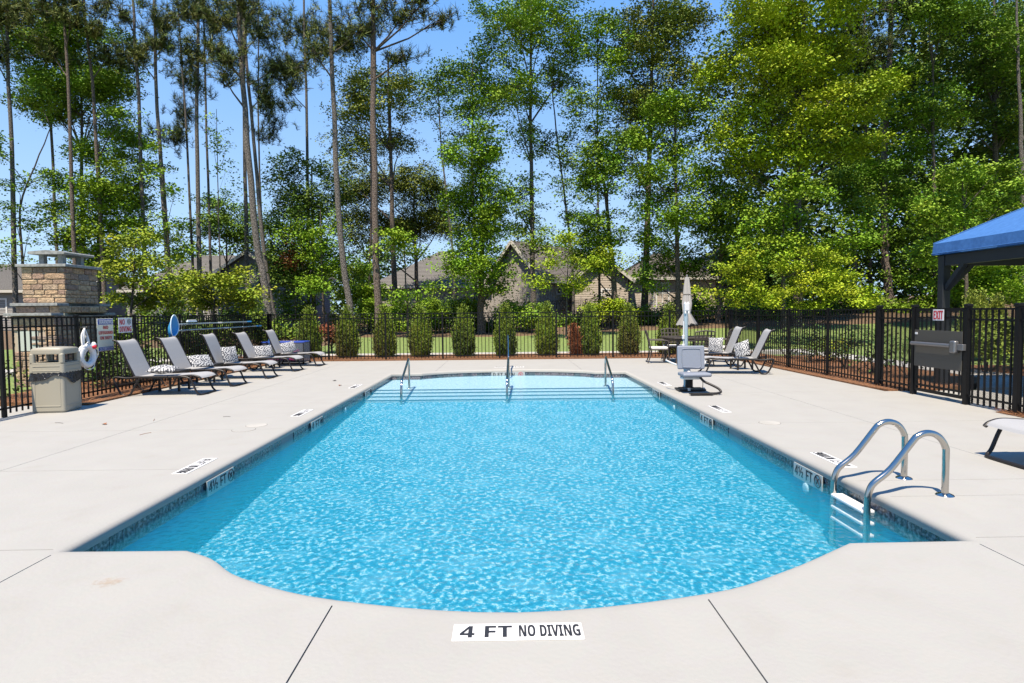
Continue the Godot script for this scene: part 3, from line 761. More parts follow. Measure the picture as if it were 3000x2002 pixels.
func furniture() -> void:
	var proto := lounger_proto()
	# [hinge x, distance, turn, label]
	var rows := [[-6.9, 11.6, .03, "grey sling lounger nearest the WARNING sign, pillow lying flat"], [-6.86, 12.98, -.03, "second grey lounger from the trash can, wide pillow leaning"], [-6.72, 14.36, .035, "middle grey lounger of the left row, square pillow upright"], [-6.68, 16.13, -.02, "fourth grey lounger of the left row below the pole tips"], [-6.54, 17.62, 0.0, "farthest grey lounger of the left row in front of the toy bin"], [5.86, 14.24, PI - .16, "grey lounger on the right deck nearest the pool lift, back to fence"], [5.93, 16.05, PI - .06, "grey lounger on the right deck beside the dining set"], [6.02, 5.68, PI, "grey lounger cut by the right edge, only its foot end showing"]]
	for k in rows.size():
		var e: Array = rows[k]
		var o := proto
		if k > 0: o = copy_of(proto, "sun_lounger", e[3], Vector3.ZERO)
		o.position = Vector3(e[0], 0, -e[1]); o.rotation.y = e[2]; o.set_meta("label", e[3])
		for ch in o.get_children():
			if str(ch.name).begins_with("back_"): ch.rotation.z = [0.0, .03, -.025, .045, -.01, .02, -.03, 0.0][k]
	var pm := pillow_mesh(.50, .32, .16); var ps := pillow_mesh(.40, .40, .18)
	# [x, y, distance, basis, square, label]
	var P := [[-6.52, .47, 11.58, Basis(Vector3.UP, .2) * Basis(Vector3.RIGHT, -PI / 2 + .12), false, "black and white pillow lying flat on the lounger by the WARNING sign"], [-6.5, .52, 12.98, Basis(Vector3.UP, 1.0) * Basis(Vector3.RIGHT, -.75), false, "wide black and white pillow leaning on the second left lounger"], [-6.52, .56, 14.38, Basis(Vector3.UP, 1.0) * Basis(Vector3.RIGHT, -.3), true, "square black and white pillow upright on the middle left lounger"], [-6.42, .53, 16.15, Basis(Vector3.UP, .8) * Basis(Vector3.RIGHT, -.45), false, "black and white pillow on the fourth left lounger"], [-6.3, .54, 17.65, Basis(Vector3.UP, .9) * Basis(Vector3.RIGHT, -.4) * Basis(Vector3.BACK, .15), false, "black and white pillow on the lounger in front of the toy bin"], [5.6, .57, 14.3, Basis(Vector3.UP, -.95) * Basis(Vector3.RIGHT, -.3) * Basis(Vector3.BACK, .35), true, "tilted square pillow on the lounger nearest the pool lift"], [5.6, .58, 16.1, Basis(Vector3.UP, -.6) * Basis(Vector3.RIGHT, -.2), true, "square pillow on the lounger beside the dining set"]]
	for e in P:
		var o := solo("pillow", ps if e[4] else pm, mt.pillow_print, e[5], "pillow", Vector3(e[0], e[1], -e[2]), 0, "printed black and white pillows")
		o.basis = e[3]
	# side tables
	var t := thing("side_table", "low dark side table between the first and second left loungers", "side table", Vector3(-6.62, 0, -12.15), 0, "low side tables between loungers")
	var m := M.new(); m.rbox(Vector3(0, .395, 0), Vector3(.46, .03, .46), .012); put("table_top", m, mt.chair_frame, t)
	m = M.new(); m.box(Vector3(0, .36, 0), Vector3(.41, .04, .41)); put("apron", m, mt.chair_frame, t)
	for a in [-1.0, 1.0]:
		for b in [-1.0, 1.0]:
			m = M.new(); m.box(Vector3(.19 * a, .17, .19 * b), Vector3(.035, .34, .035)); put("leg", m, mt.chair_frame, t)
	copy_of(t, "side_table", "low dark side table between the second and third left loungers", Vector3(-6.65, 0, -13.66))
	copy_of(t, "side_table", "low dark side table between the two farthest left loungers", Vector3(-6.55, 0, -16.9))
	copy_of(t, "side_table", "low dark side table between the two right deck loungers", Vector3(5.95, 0, -15.22), .1)
	dining()
	trash_can()
	pool_lift()
	ring_and_poles()
	toy_bin()

func dining() -> void:
	var C := Vector3(5.21, 0, -17.45)
	var t := thing("dining_table", "dark metal square dining table under the closed umbrella", "table", C, .12)
	var m := M.new()
	m.rbox(Vector3(0, .72, 0), Vector3(1.16, .03, 1.16), .012)
	for k in 7: m.box(Vector3(-.48 + k * .16, .737, 0), Vector3(.12, .008, 1.06))
	put("table_top", m, mt.bronze, t)
	m = M.new(); m.box(Vector3(0, .67, 0), Vector3(1.0, .07, 1.0)); put("apron", m, mt.bronze, t)
	for a in [-1.0, 1.0]:
		for b in [-1.0, 1.0]:
			m = M.new(); m.tube([Vector3(.42 * a, .66, .42 * b), Vector3(.47 * a, 0, .47 * b)], [.045, .035], 6); put("leg", m, mt.bronze, t)
	# chair: faces +z
	var c := thing("dining_chair", "dark lattice backed armchair on the left side of the dining table", "chair", C + Vector3(-.8, 0, .05), PI / 2 - .15, "lattice backed dining chairs")
	m = M.new(); m.rbox(Vector3(0, .43, 0), Vector3(.5, .06, .5), .025, Basis(), 2); put("seat_cushion", m, mt.cushion, c)
	m = M.new(); m.rbox(Vector3(0, .39, 0), Vector3(.52, .03, .52), .01); put("seat_frame", m, mt.bronze, c)
	m = M.new()
	for s in [-1.0, 1.0]: m.tube([Vector3(.25 * s, .4, -.24), Vector3(.255 * s, .65, -.29), Vector3(.27 * s, .92, -.37)], .016, 6)
	m.tube(smooth([Vector3(-.28, .91, -.37), Vector3(0, .945, -.385), Vector3(.28, .91, -.37)], 4), .02, 6)
	m.tube([Vector3(-.25, .52, -.265), Vector3(.25, .52, -.265)], .014, 6)
	put("back_frame", m, mt.bronze, c)
	var slat := M.new(); slat.box(Vector3.ZERO, Vector3(.03, .42, .012))
	var hs := M.new(); hs.box(Vector3.ZERO, Vector3(.5, .03, .012))
	var sl := slat.mesh(); var hsl := hs.mesh()
	var lean := Basis(Vector3.RIGHT, -.26)
	for k in 4: put("slat", sl, mt.bronze, c, Transform3D(lean, Vector3(-.165 + k * .11, .72, -.315)))
	for k in 3: put("slat", hsl, mt.bronze, c, Transform3D(lean, Vector3(0, .61 + k * .1, -.29 - k * .027)))
	for s in [-1.0, 1.0]:
		m = M.new(); m.tube(smooth([Vector3(.26 * s, .66, -.29), Vector3(.28 * s, .66, 0), Vector3(.28 * s, .645, .2), Vector3(.27 * s, .56, .24), Vector3(.26 * s, .4, .23)], 4), .016, 6); put("arm", m, mt.bronze, c)
		m = M.new(); m.tube(smooth([Vector3(.24 * s, .4, .23), Vector3(.25 * s, .2, .25), Vector3(.26 * s, 0, .3)], 3), .016, 6); put("leg", m, mt.bronze, c)
		m = M.new(); m.tube(smooth([Vector3(.24 * s, .4, -.23), Vector3(.25 * s, .2, -.26), Vector3(.26 * s, 0, -.33)], 3), .016, 6); put("leg", m, mt.bronze, c)
	copy_of(c, "dining_chair", "dark lattice backed armchair with its back to the pool", C + Vector3(.14, 0, .82), PI + .08)
	copy_of(c, "dining_chair", "dark lattice backed armchair on the far side of the dining table", C + Vector3(-.12, 0, -.85), .1)
	copy_of(c, "dining_chair", "dark lattice backed armchair on the right side of the dining table", C + Vector3(.95, 0, -.1), -PI / 2 - .5)
	# closed umbrella through the middle of the table
	var u := thing("patio_umbrella", "closed pale grey umbrella standing through the dining table", "umbrella", C + Vector3(.02, 0, 0))
	m = M.new(); m.tube([Vector3(0, .05, 0), Vector3(0, 2.46, 0)], .019, 10); put("pole", m, mt.bar_grey, u)
	m = M.new(); m.lathe([Vector2(.26, 0), Vector2(.26, .03), Vector2(.1, .07), Vector2(.04, .12), Vector2(.035, .3)], Transform3D(), 20); put("base", m, mt.bronze, u)
	m = M.new()
	var hh := [2.47, 2.44, 2.2, 1.98, 1.95, 1.92, 1.7, 1.5, 1.42, 1.32, 1.2, 1.1]
	var rr := [.01, .05, .08, .095, .085, .1, .125, .105, .085, .13, .19, .24]
	var sides := 48
	var st := 0
	for i in hh.size():
		for k in sides + 1:
			var an := TAU * k / sides
			var amp := .16 if i < 8 else .3
			var r: float = rr[i] * (1.0 + amp * sin(an * 8.0 + i * .05))
			m.p(Vector3(cos(an) * r, hh[i] - (.03 * cos(an * 8) if i == 11 else 0.0), sin(an) * r), (Vector3(cos(an), .2, sin(an)) + Vector3(-sin(an), 0, cos(an)) * -cos(an * 8.0) * 1.1).normalized())
	for i in hh.size() - 1:
		for k in sides:
			var a := st + i * (sides + 1) + k
			m.t(a, a + 1, a + sides + 2); m.t(a, a + sides + 2, a + sides + 1)
	put("folded_canopy", m, mt.umbrella_cloth, u)
	m = M.new(); m.lathe([Vector2(.1, 1.945), Vector2(.106, 1.955), Vector2(.1, 1.965)], Transform3D(), 24); put("tie_strap", m, mt.chair_frame, u)
	m = M.new(); m.ball(Vector3(0, 2.49, 0), Vector3(.022, .03, .022)); put("finial", m, mt.bar_grey, u)

func trash_can() -> void:
	var t := thing("trash_can", "square beige plastic trash can with hooded lid and black liner", "trash can", Vector3(-7.12, 0, -9.66), .12)
	var w := .48
	var m := M.new()
	# body: tapered shell with rounded corners
	var ring := func(half: float, y: float, r: float) -> Array:
		var out := []
		for q in 4:
			for k in 5:
				var an := PI / 2 * q + PI / 2 * k / 4.0
				var cc: Vector2 = [Vector2(1, 1), Vector2(-1, 1), Vector2(-1, -1), Vector2(1, -1)][q] * (half - r)
				out.append(Vector3(cc.x + cos(an) * r, y, cc.y + sin(an) * r))
		return out
	var skin := func(mm: M, rings: Array) -> void:
		var cnt: int = rings[0].size()
		for i in rings.size() - 1:
			for k in cnt:
				var a: Vector3 = rings[i][k]; var b: Vector3 = rings[i][(k + 1) % cnt]; var c: Vector3 = rings[i + 1][(k + 1) % cnt]; var d: Vector3 = rings[i + 1][k]
				var i0 := mm.p(a, Vector3(a.x, 0, a.z).normalized()); mm.p(b, Vector3(b.x, 0, b.z).normalized()); mm.p(c, Vector3(c.x, 0, c.z).normalized()); mm.p(d, Vector3(d.x, 0, d.z).normalized())
				var f := (c - a).cross(b - a).normalized()
				if f.dot(Vector3(a.x, 0, a.z)) < 0 and absf(f.y) < .8: f = -f
				for e in 4: mm.n[i0 + e] = (f * .75 + mm.n[i0 + e] * .25).normalized()
				mm.t(i0, i0 + 1, i0 + 2); mm.t(i0, i0 + 2, i0 + 3)
	skin.call(m, [ring.call(w / 2 - .02, 0.0, .03), ring.call(w / 2, .03, .035), ring.call(w / 2 - .002, .62, .035), ring.call(w / 2 - .01, .64, .035)])
	put("body", m, mt.can_plastic, t)
	for q in 4:
		var b := Basis(Vector3.UP, PI / 2 * q)
		m = M.new()
		m.rbox(b * Vector3(0, .105, w / 2 + .001), Vector3(.36, .02, .008) if q % 2 == 0 else Vector3(.008, .02, .36), .003)
		for s in [-1.0, 1.0]: m.rbox(b * Vector3(.18 * s, .34, w / 2 + .0005), Vector3(.016, .47, .007) if q % 2 == 0 else Vector3(.007, .47, .016), .003)
		put("panel_rib", m, mt.can_plastic, t)
	# hood with an opening in each face
	m = M.new()
	skin.call(m, [ring.call(w / 2 + .012, .62, .04), ring.call(w / 2 + .014, .64, .04), ring.call(w / 2 + .008, .765, .04)])
	skin.call(m, [ring.call(w / 2 - .03, .925, .04), ring.call(w / 2, .925, .05)])
	skin.call(m, [ring.call(w / 2, .925, .05), ring.call(w / 2 - .002, .972, .05), ring.call(w / 2 - .009, .99, .05), ring.call(w / 2 - .024, 1.003, .055), ring.call(w / 2 - .06, 1.01, .07), ring.call(.12, 1.018, .1), ring.call(.02, 1.02, .019)])
	for q in 4:
		var b := Basis(Vector3.UP, PI / 2 * q)
		m.rbox(b * Vector3(w / 2 - .033, .845, w / 2 - .033), Vector3(.075, .17, .075), .03, b, 2)
		m.rbox(b * Vector3(0, .772, w / 2 - .012), Vector3(w - .06, .02, .03), .006, b)
		m.rbox(b * Vector3(0, .92, w / 2 - .016), Vector3(w - .08, .02, .03), .006, b)
		m.rbox(b * Vector3(0, .655, w / 2 + .014), Vector3(w - .08, .012, .01), .004, b)
		m.rbox(b * Vector3(0, .725, w / 2 + .012), Vector3(w - .1, .008, .01), .003, b)
	put("hood", m, mt.can_plastic, t)
	# liner hanging over the rim, uneven hem
	m = M.new()
	var n2 := 64
	for i in 4:
		for k in n2 + 1:
			var an := TAU * k / n2
			var sq := 1.0 / maxf(absf(cos(an)), absf(sin(an)))
			var hem := .12 + .055 * sin(an * 2.0 + 2.2) + .03 * sin(an * 4.0 + 1.0) + .006 * sin(an * 9.0)
			var r := (w / 2 + .012 + .006 * sin(an * 23.0 + i) + .004 * i) * minf(sq, 1.36)
			m.p(Vector3(cos(an) * r, .63 - hem * i / 3.0, sin(an) * r), (Vector3(cos(an), .15, sin(an)) + Vector3(-sin(an), 0, cos(an)) * .6 * cos(an * 23.0 + i)).normalized())
	for i in 3:
		for k in n2:
			var a := i * (n2 + 1) + k
			m.t(a, a + 1, a + n2 + 2); m.t(a, a + n2 + 2, a + n2 + 1)
	put("liner", m, mt.bag, t)

func pool_lift() -> void:
	var t := thing("pool_lift", "grey pool lift chair with steel mast on the right pool edge", "pool lift", Vector3(3.42, 0, -11.25))
	var m := M.new(); m.rbox(Vector3(.02, .03, 0), Vector3(.5, .03, .34), .01); put("base_plate", m, mt.chair_frame, t)
	m = M.new(); m.tube([Vector3(-.04, .04, -.08), Vector3(-.04, 1.5, -.1)], .042, 12); put("mast", m, mt.lift_post, t)
	m = M.new(); m.rbox(Vector3(-.03, 1.56, -.08), Vector3(.1, .16, .09), .025, Basis(), 2); m.tube([Vector3(-.06, 1.66, -.08), Vector3(-.06, 1.44, -.05)], .018, 8); m.tube([Vector3(.0, 1.66, -.08), Vector3(0, 1.44, -.05)], .018, 8); put("mast_head", m, mt.lift_white, t)
	m = M.new(); m.tube([Vector3(-.09, .55, -.06), Vector3(-.09, 1.3, -.06)], .013, 8); m.rbox(Vector3(-.1, .8, -.05), Vector3(.05, .14, .05), .012); m.rbox(Vector3(-.1, 1.0, -.05), Vector3(.045, .08, .045), .012); put("actuator", m, mt.lift_white, t)
	# seat back, tilted slightly, with a raised moulded border
	m = M.new()
	var bk := Basis(Vector3.RIGHT, -.1)
	m.rbox(Vector3(-.02, .635, .16), Vector3(.5, .43, .05), .035, bk, 3); put("seat_back", m, mt.lift_plastic, t)
	m = M.new()
	var q := Vector3(-.02, .63, .19)
	m.tube(smooth([q + bk * Vector3(-.16, -.17, 0), q + bk * Vector3(-.175, 0, 0), q + bk * Vector3(-.17, .13, 0), q + bk * Vector3(-.13, .165, 0), q + bk * Vector3(.13, .165, 0), q + bk * Vector3(.17, .13, 0), q + bk * Vector3(.175, 0, 0), q + bk * Vector3(.16, -.17, 0), q + bk * Vector3(0, -.175, 0), q + bk * Vector3(-.16, -.17, 0)], 4), .008, 6); put("moulded_rim", m, mt.lift_plastic, t)
	m = M.new(); m.rbox(Vector3(.0, .34, .32), Vector3(.52, .07, .38), .033, Basis(), 3); put("seat", m, mt.lift_plastic, t)
	m = M.new(); m.rbox(Vector3(-.06, .275, .28), Vector3(.34, .05, .22), .02); m.tube([Vector3(-.06, .28, .2), Vector3(-.06, .44, .1)], .045, 10); put("seat_bracket", m, mt.lift_white, t)
	m = M.new(); m.lathe([Vector2(.001, .24), Vector2(.06, .24), Vector2(.068, .22), Vector2(.068, .1), Vector2(.05, .08), Vector2(.001, .08)], Transform3D(Basis(), Vector3(-.05, 0, .16)), 20); put("swivel_motor", m, mt.black_metal, t)
	m = M.new(); m.tube([Vector3(-.05, .02, .16), Vector3(-.05, .3, .16)], .03, 10); put("lower_post", m, mt.lift_white, t)
	m = M.new(); m.rbox(Vector3(-.12, .09, .2), Vector3(.28, .015, .03), .005); put("lever_bar", m, mt.black_metal, t)
	m = M.new(); m.tube(smooth([Vector3(.08, .29, .4), Vector3(.14, .22, .43), Vector3(.26, .16, .5), Vector3(.36, .1, .56), Vector3(.38, .05, .6), Vector3(.3, .03, .62), Vector3(.16, .028, .62)], 5), .022, 10); put("footrest_arm", m, mt.chair_frame, t)
	m = M.new(); m.rbox(Vector3(.02, .028, .64), Vector3(.4, .018, .16), .006); put("footrest", m, mt.chair_frame, t)
	m = M.new(); m.tube(smooth([Vector3(.1, .3, .36), Vector3(.12, .2, .42), Vector3(.11, .08, .42)], 4), .006, 6); put("strap", m, mt.black_metal, t)
	for s in [-1.0, 1.0]:
		m = M.new(); m.tube(smooth([Vector3(.25 * s - .02, .5, .14), Vector3(.32 * s - .02, .53, .0), Vector3(.36 * s - .02, .56, -.2)], 3), .016, 8); put("arm", m, mt.lift_white, t)

func ring_and_poles() -> void:
	var X := -7.47
	var t := thing("life_ring", "white life ring hanging on the left fence post behind the trash can", "life ring", Vector3(X + .12, .8, -10.72))
	var m := M.new()
	var pts := []
	for k in 33: pts.append(Vector3(0, cos(TAU * k / 32) * .165, sin(TAU * k / 32) * .165))
	m.tube(pts, .052, 12, false); put("ring", m, mt.buoy_white, t)
	for k in 4:
		m = M.new()
		var an := PI / 4 + PI / 2 * k
		var seg := []
		for j in 4: seg.append(Vector3(0, cos(an + (j - 1.5) * .1) * .165, sin(an + (j - 1.5) * .1) * .165))
		m.tube(seg, .055, 12, false); put("band", m, mt.rope, t)
	m = M.new()
	var ropes := []
	for k in 17:
		var an := TAU * k / 16
		ropes.append(Vector3(.03 + .02 * sin(an * 4), cos(an) * (.225 + .02 * cos(an * 4.0)), sin(an) * (.225 + .02 * cos(an * 4.0))))
	m.tube(smooth(ropes, 3), .007, 6, false); put("grab_line", m, mt.rope, t)
	var r := thing("throw_rope", "bundle of white throw rope with red float hung above the life ring", "rope", Vector3(X + .11, 1.28, -10.7))
	for k in 9:
		m = M.new()
		var ph := k * .7
		var w := .04 + .012 * (k % 4)
		m.tube(smooth([Vector3(.01 * sin(ph), 0, 0), Vector3(.02 * cos(ph), -.12, w), Vector3(.02, -.3 - .014 * k, w * 1.2), Vector3(.025 * sin(ph), -.36 - .016 * k, .01), Vector3(.02, -.28, -w), Vector3(.02 * cos(ph), -.1, -w * .7), Vector3(.01 * sin(ph), 0, 0)], 4), .008, 6); put("rope_loop", m, mt.rope, r)
	m = M.new(); m.ball(Vector3(.06, -.3, -.13), Vector3(.045, .06, .045)); put("float", m, mt.buoy_white, r)
	m = M.new(); m.ball(Vector3(.075, -.325, -.125), Vector3(.04, .042, .042)); put("float_band", m, mt.float_red, r)
	m = M.new(); m.tube(smooth([Vector3(-.08, .02, 0), Vector3(-.02, .02, 0), Vector3(.02, .01, 0), Vector3(.03, .04, 0)], 3), .008, 6); m.box(Vector3(-.07, .06, 0), Vector3(.02, .12, .03)); put("hook", m, mt.steel, r)
	# poles on hooks along the fence
	for e in [["upper aluminium pool pole with the blue leaf net at its end", 1.29, 13.75, 17.6], ["lower aluminium pool pole hanging under the net pole", 1.15, 13.75, 18.3]]:
		var p := thing("pool_pole", e[0], "pool pole", Vector3(X + .13, e[1], -e[2]), 0, "pool poles hung along the left fence")
		m = M.new(); m.tube([Vector3.ZERO, Vector3(0, 0, e[2] - e[3])], .017, 10); put("shaft", m, mt.pole_alu, p)
		m = M.new(); m.tube([Vector3(0, 0, (e[2] - e[3]) * .93), Vector3(0, 0, (e[2] - e[3]) * 1.005)], .021, 10); put("grip", m, mt.blue_net, p)
		m = M.new(); m.tube([Vector3(0, 0, (e[2] - e[3]) * .48), Vector3(0, 0, (e[2] - e[3]) * .53)], .021, 10); put("clamp", m, mt.lift_white, p)
	for d in [14.0, 17.3]:
		var h := thing("wall_hook", "%s steel hook bracket that holds both pool poles" % ["nearer" if d < 15 else "farther"], "hook", Vector3(X + .04, 1.1, -d), 0, "hooks for the pool poles")
		m = M.new(); m.box(Vector3(.012, .12, 0), Vector3(.012, .3, .03)); put("strap_plate", m, mt.steel, h)
		for y in [.02, .16]:
			m = M.new(); m.tube([Vector3(.01, y, 0), Vector3(.1, y, 0), Vector3(.12, y + .03, 0)], .008, 6); put("prong", m, mt.steel, h)
	var n := thing("leaf_net", "blue pool leaf net hanging at the fence above the second lounger", "pool net", Vector3(X + .14, 1.26, -13.55))
	m = M.new()
	var fr := smooth([Vector3(0, .0, -.17), Vector3(0, .16, -.1), Vector3(0, .24, .02), Vector3(0, .14, .14), Vector3(0, -.08, .16), Vector3(0, -.22, .1), Vector3(0, -.2, -.04), Vector3(0, -.1, -.14), Vector3(0, 0, -.17)], 4)
	m.tube(fr, .011, 8, false); put("frame", m, mt.pale_blue, n)
	m = M.new()
	for i in fr.size() - 1:
		var a: Vector3 = fr[i]; var b: Vector3 = fr[i + 1]
		var k0 := Vector3(-.1, -.1, .04) + a * .45; var k1 := Vector3(-.1, -.1, .04) + b * .45
		m.quad(a, b, k1, k0); m.tri(k0, k1, Vector3(-.11, -.22, .05))
	m.quad(Vector3(-.05, -.15, .15), Vector3(-.05, -.15, -.06), Vector3(-.06, -.27, -.04), Vector3(-.07, -.26, .14))
	put("net_bag", m, mt.blue_net, n)
	var b := thing("pool_brush", "white pool brush head lying on the upper pool pole", "pool brush", Vector3(X + .13, 1.325, -14.3))
	m = M.new(); m.rbox(Vector3(0, .02, 0), Vector3(.05, .03, .42), .012); put("brush_back", m, mt.pale_blue, b)
	m = M.new(); m.rbox(Vector3(0, .045, 0), Vector3(.035, .03, .38), .01); put("bristles", m, mt.buoy_white, b)

func toy_bin() -> void:
	var t := thing("toy_bin", "wide mesh bin with blue rim and wheels behind the farthest left lounger", "bin", Vector3(-6.62, 0, -18.35))
	var m := M.new()
	var hw := .62; var hd := .3
	m.tube([Vector3(-hw, .66, -hd), Vector3(hw, .66, -hd), Vector3(hw, .66, hd), Vector3(-hw, .66, hd), Vector3(-hw, .66, -hd)], .018, 8); put("rim", m, mt.rim_blue, t)
	for a in [-1.0, 1.0]:
		for b in [-1.0, 1.0]:
			m = M.new(); m.tube([Vector3(hw * a, .05, hd * b), Vector3(hw * a, .66, hd * b)], .013, 8); put("corner_post", m, mt.chair_frame, t)
			m = M.new(); m.lathe([Vector2(.001, -.012), Vector2(.035, -.012), Vector2(.035, .012), Vector2(.001, .012)], Transform3D(Basis(Vector3.RIGHT, PI / 2), Vector3(hw * a, .036, hd * b)), 14); put("wheel", m, mt.black_metal, t)
	m = M.new()
	m.quad(Vector3(-hw, .08, hd), Vector3(hw, .08, hd), Vector3(hw, .65, hd), Vector3(-hw, .65, hd), Vector3.BACK, 30, 14)
	m.quad(Vector3(-hw, .08, -hd), Vector3(hw, .08, -hd), Vector3(hw, .65, -hd), Vector3(-hw, .65, -hd), Vector3.FORWARD, 30, 14)
	for s in [-1.0, 1.0]: m.quad(Vector3(hw * s, .08, -hd), Vector3(hw * s, .08, hd), Vector3(hw * s, .65, hd), Vector3(hw * s, .65, -hd), Vector3(s, 0, 0), 16, 14)
	put("mesh_side", m, mt.bin_mesh, t)
	m = M.new(); m.box(Vector3(0, .07, 0), Vector3(hw * 2, .02, hd * 2)); put("bin_floor", m, mt.chair_frame, t)
	for e in [["blue foam noodle standing in the toy bin's left corner", "noodle_blue", Vector3(-.5, .1, .1), Vector3(-.42, .74, .16), .035], ["pink foam noodle sticking out of the toy bin", "noodle_pink", Vector3(.0, .12, .1), Vector3(.45, .42, .22), .045], ["second pink noodle lying on the bottom of the toy bin", "noodle_pink", Vector3(-.45, .14, .2), Vector3(.35, .13, .22), .045], ["slim dark blue noodle leaning inside the toy bin", "noodle_blue", Vector3(.1, .1, .12), Vector3(.16, .56, .18), .035]]:
		var o := M.new()
		o.tube(smooth([e[2], (e[2] + e[3]) / 2.0 + Vector3(.01, .02, 0), e[3]], 4), e[4], 12)
		solo("pool_noodle", o, mt[e[1]], e[0], "pool noodle", Vector3(-6.62, 0, -18.35), 0, "foam noodles in the toy bin")
	m = M.new(); m.ball(Vector3.ZERO, Vector3(.06, .06, .06)); solo("toy_ball", m, mt.noodle_blue, "small blue ball in the toy bin", "ball", Vector3(-6.5, .16, -18.12))

func fireplace() -> void:
	var t := thing("outdoor_fireplace", "stacked tan stone outdoor fireplace with stepped shoulders and hooded chimney cap", "fireplace", Vector3(-9.95, 0, -13.85))
	var tiers := [[.95, -.95, 0.0, 1.51], [.75, -.79, 1.57, 1.72], [.45, -.60, 1.78, 2.56]]   # back z, front z (towards camera negative), from, to
	var w := .46
	var su := M.new(); su.rbox(Vector3.ZERO, Vector3(1, 1, 1), .13); var sm := su.mesh()
	var su2 := M.new(); su2.rbox(Vector3.ZERO, Vector3(1, 1, 1), .22, Basis(Vector3.UP, .04)); var sm2 := su2.mesh()
	for e in tiers:
		var zf: float = -e[1]; var zb: float = -e[0]; var y0: float = e[2]; var y1: float = e[3]
		var m := M.new(); m.box(Vector3(0, (y0 + y1) / 2.0, (zf + zb) / 2.0), Vector3(w * 2 - .05, y1 - y0, zf - zb - .05)); put("core", m, mt.mortar, t)
		var y := y0 + .004
		while y < y1 - .03:
			var h := minf(rng.randf_range(.055, .15), y1 - y)
			if y1 - y - h < .04: h = y1 - y
			for side in 3:
				var ln := w * 2 if side == 0 else zf - zb
				var u := 0.0
				while u < ln - .01:
					var l := minf(rng.randf_range(.17, .42), ln - u)
					if ln - u - l < .09: l = ln - u
					var dp := .05 + rng.randf_range(-.008, .014)
					var o: Vector3
					var s: Vector3
					if side == 0: o = Vector3(-w + u + l / 2, y + h / 2, zf - .02); s = Vector3(l - .012, h - .011, dp)
					elif side == 1: o = Vector3(w - .02, y + h / 2, zf - u - l / 2); s = Vector3(dp, h - .009, l - .01)
					else: o = Vector3(-w + .02, y + h / 2, zf - u - l / 2); s = Vector3(dp, h - .009, l - .01)
					u += l
					if side == 0 and y0 == 0.0 and o.y > .76 and o.y < 1.2 and o.x > -.36 and o.x < .12: continue
					put("stone", sm if rng.randf() < .5 else sm2, mt["stone%d" % (rng.randi() % 7)], t, Transform3D(Basis.from_scale(s), o))
			y += h
	var m := M.new(); m.box(Vector3(-.12, .98, .925), Vector3(.43, .42, .03)); put("niche_panel", m, mt.firebox, t)
	for e in [[1.51, .06, -.06, .95, .10], [1.72, .06, -.09, .77, .09]]:
		for s in [1.0, -1.0]:
			m = M.new(); m.rbox(Vector3(-.03, e[0] + .03, (e[3] - .08) * s), Vector3(1.0, .06, .36), .008); put("ledge_slab", m, mt.cap_stone, t)
	m = M.new(); m.rbox(Vector3(0, 2.59, .075), Vector3(1.08, .06, 1.2), .008); put("chimney_slab", m, mt.cap_stone, t)
	for a in [-.24, .24]:
		for b in [-.22, .36]:
			m = M.new(); m.rbox(Vector3(a * .85 + .04, 2.73, b), Vector3(.11, .23, .11), .008); put("cap_post", m, mt.cap_stone, t)
	m = M.new()
	var prof := [Vector2(-.34, 2.84), Vector2(.42, 2.84), Vector2(.44, 2.875), Vector2(.42, 2.9), Vector2(.04, 2.93), Vector2(-.34, 2.9), Vector2(-.36, 2.875)]
	for k in prof.size():
		var p0: Vector2 = prof[k]; var p1: Vector2 = prof[(k + 1) % prof.size()]
		m.quad(Vector3(p0.x, p0.y, -.42), Vector3(p1.x, p1.y, -.42), Vector3(p1.x, p1.y, .55), Vector3(p0.x, p0.y, .55))
		for z in [-.42, .55]: m.tri(Vector3(0.04, 2.88, z), Vector3(p0.x, p0.y, z), Vector3(p1.x, p1.y, z), Vector3(0, 0, signf(z)))
	put("cap_hood", m, mt.cap_stone, t)

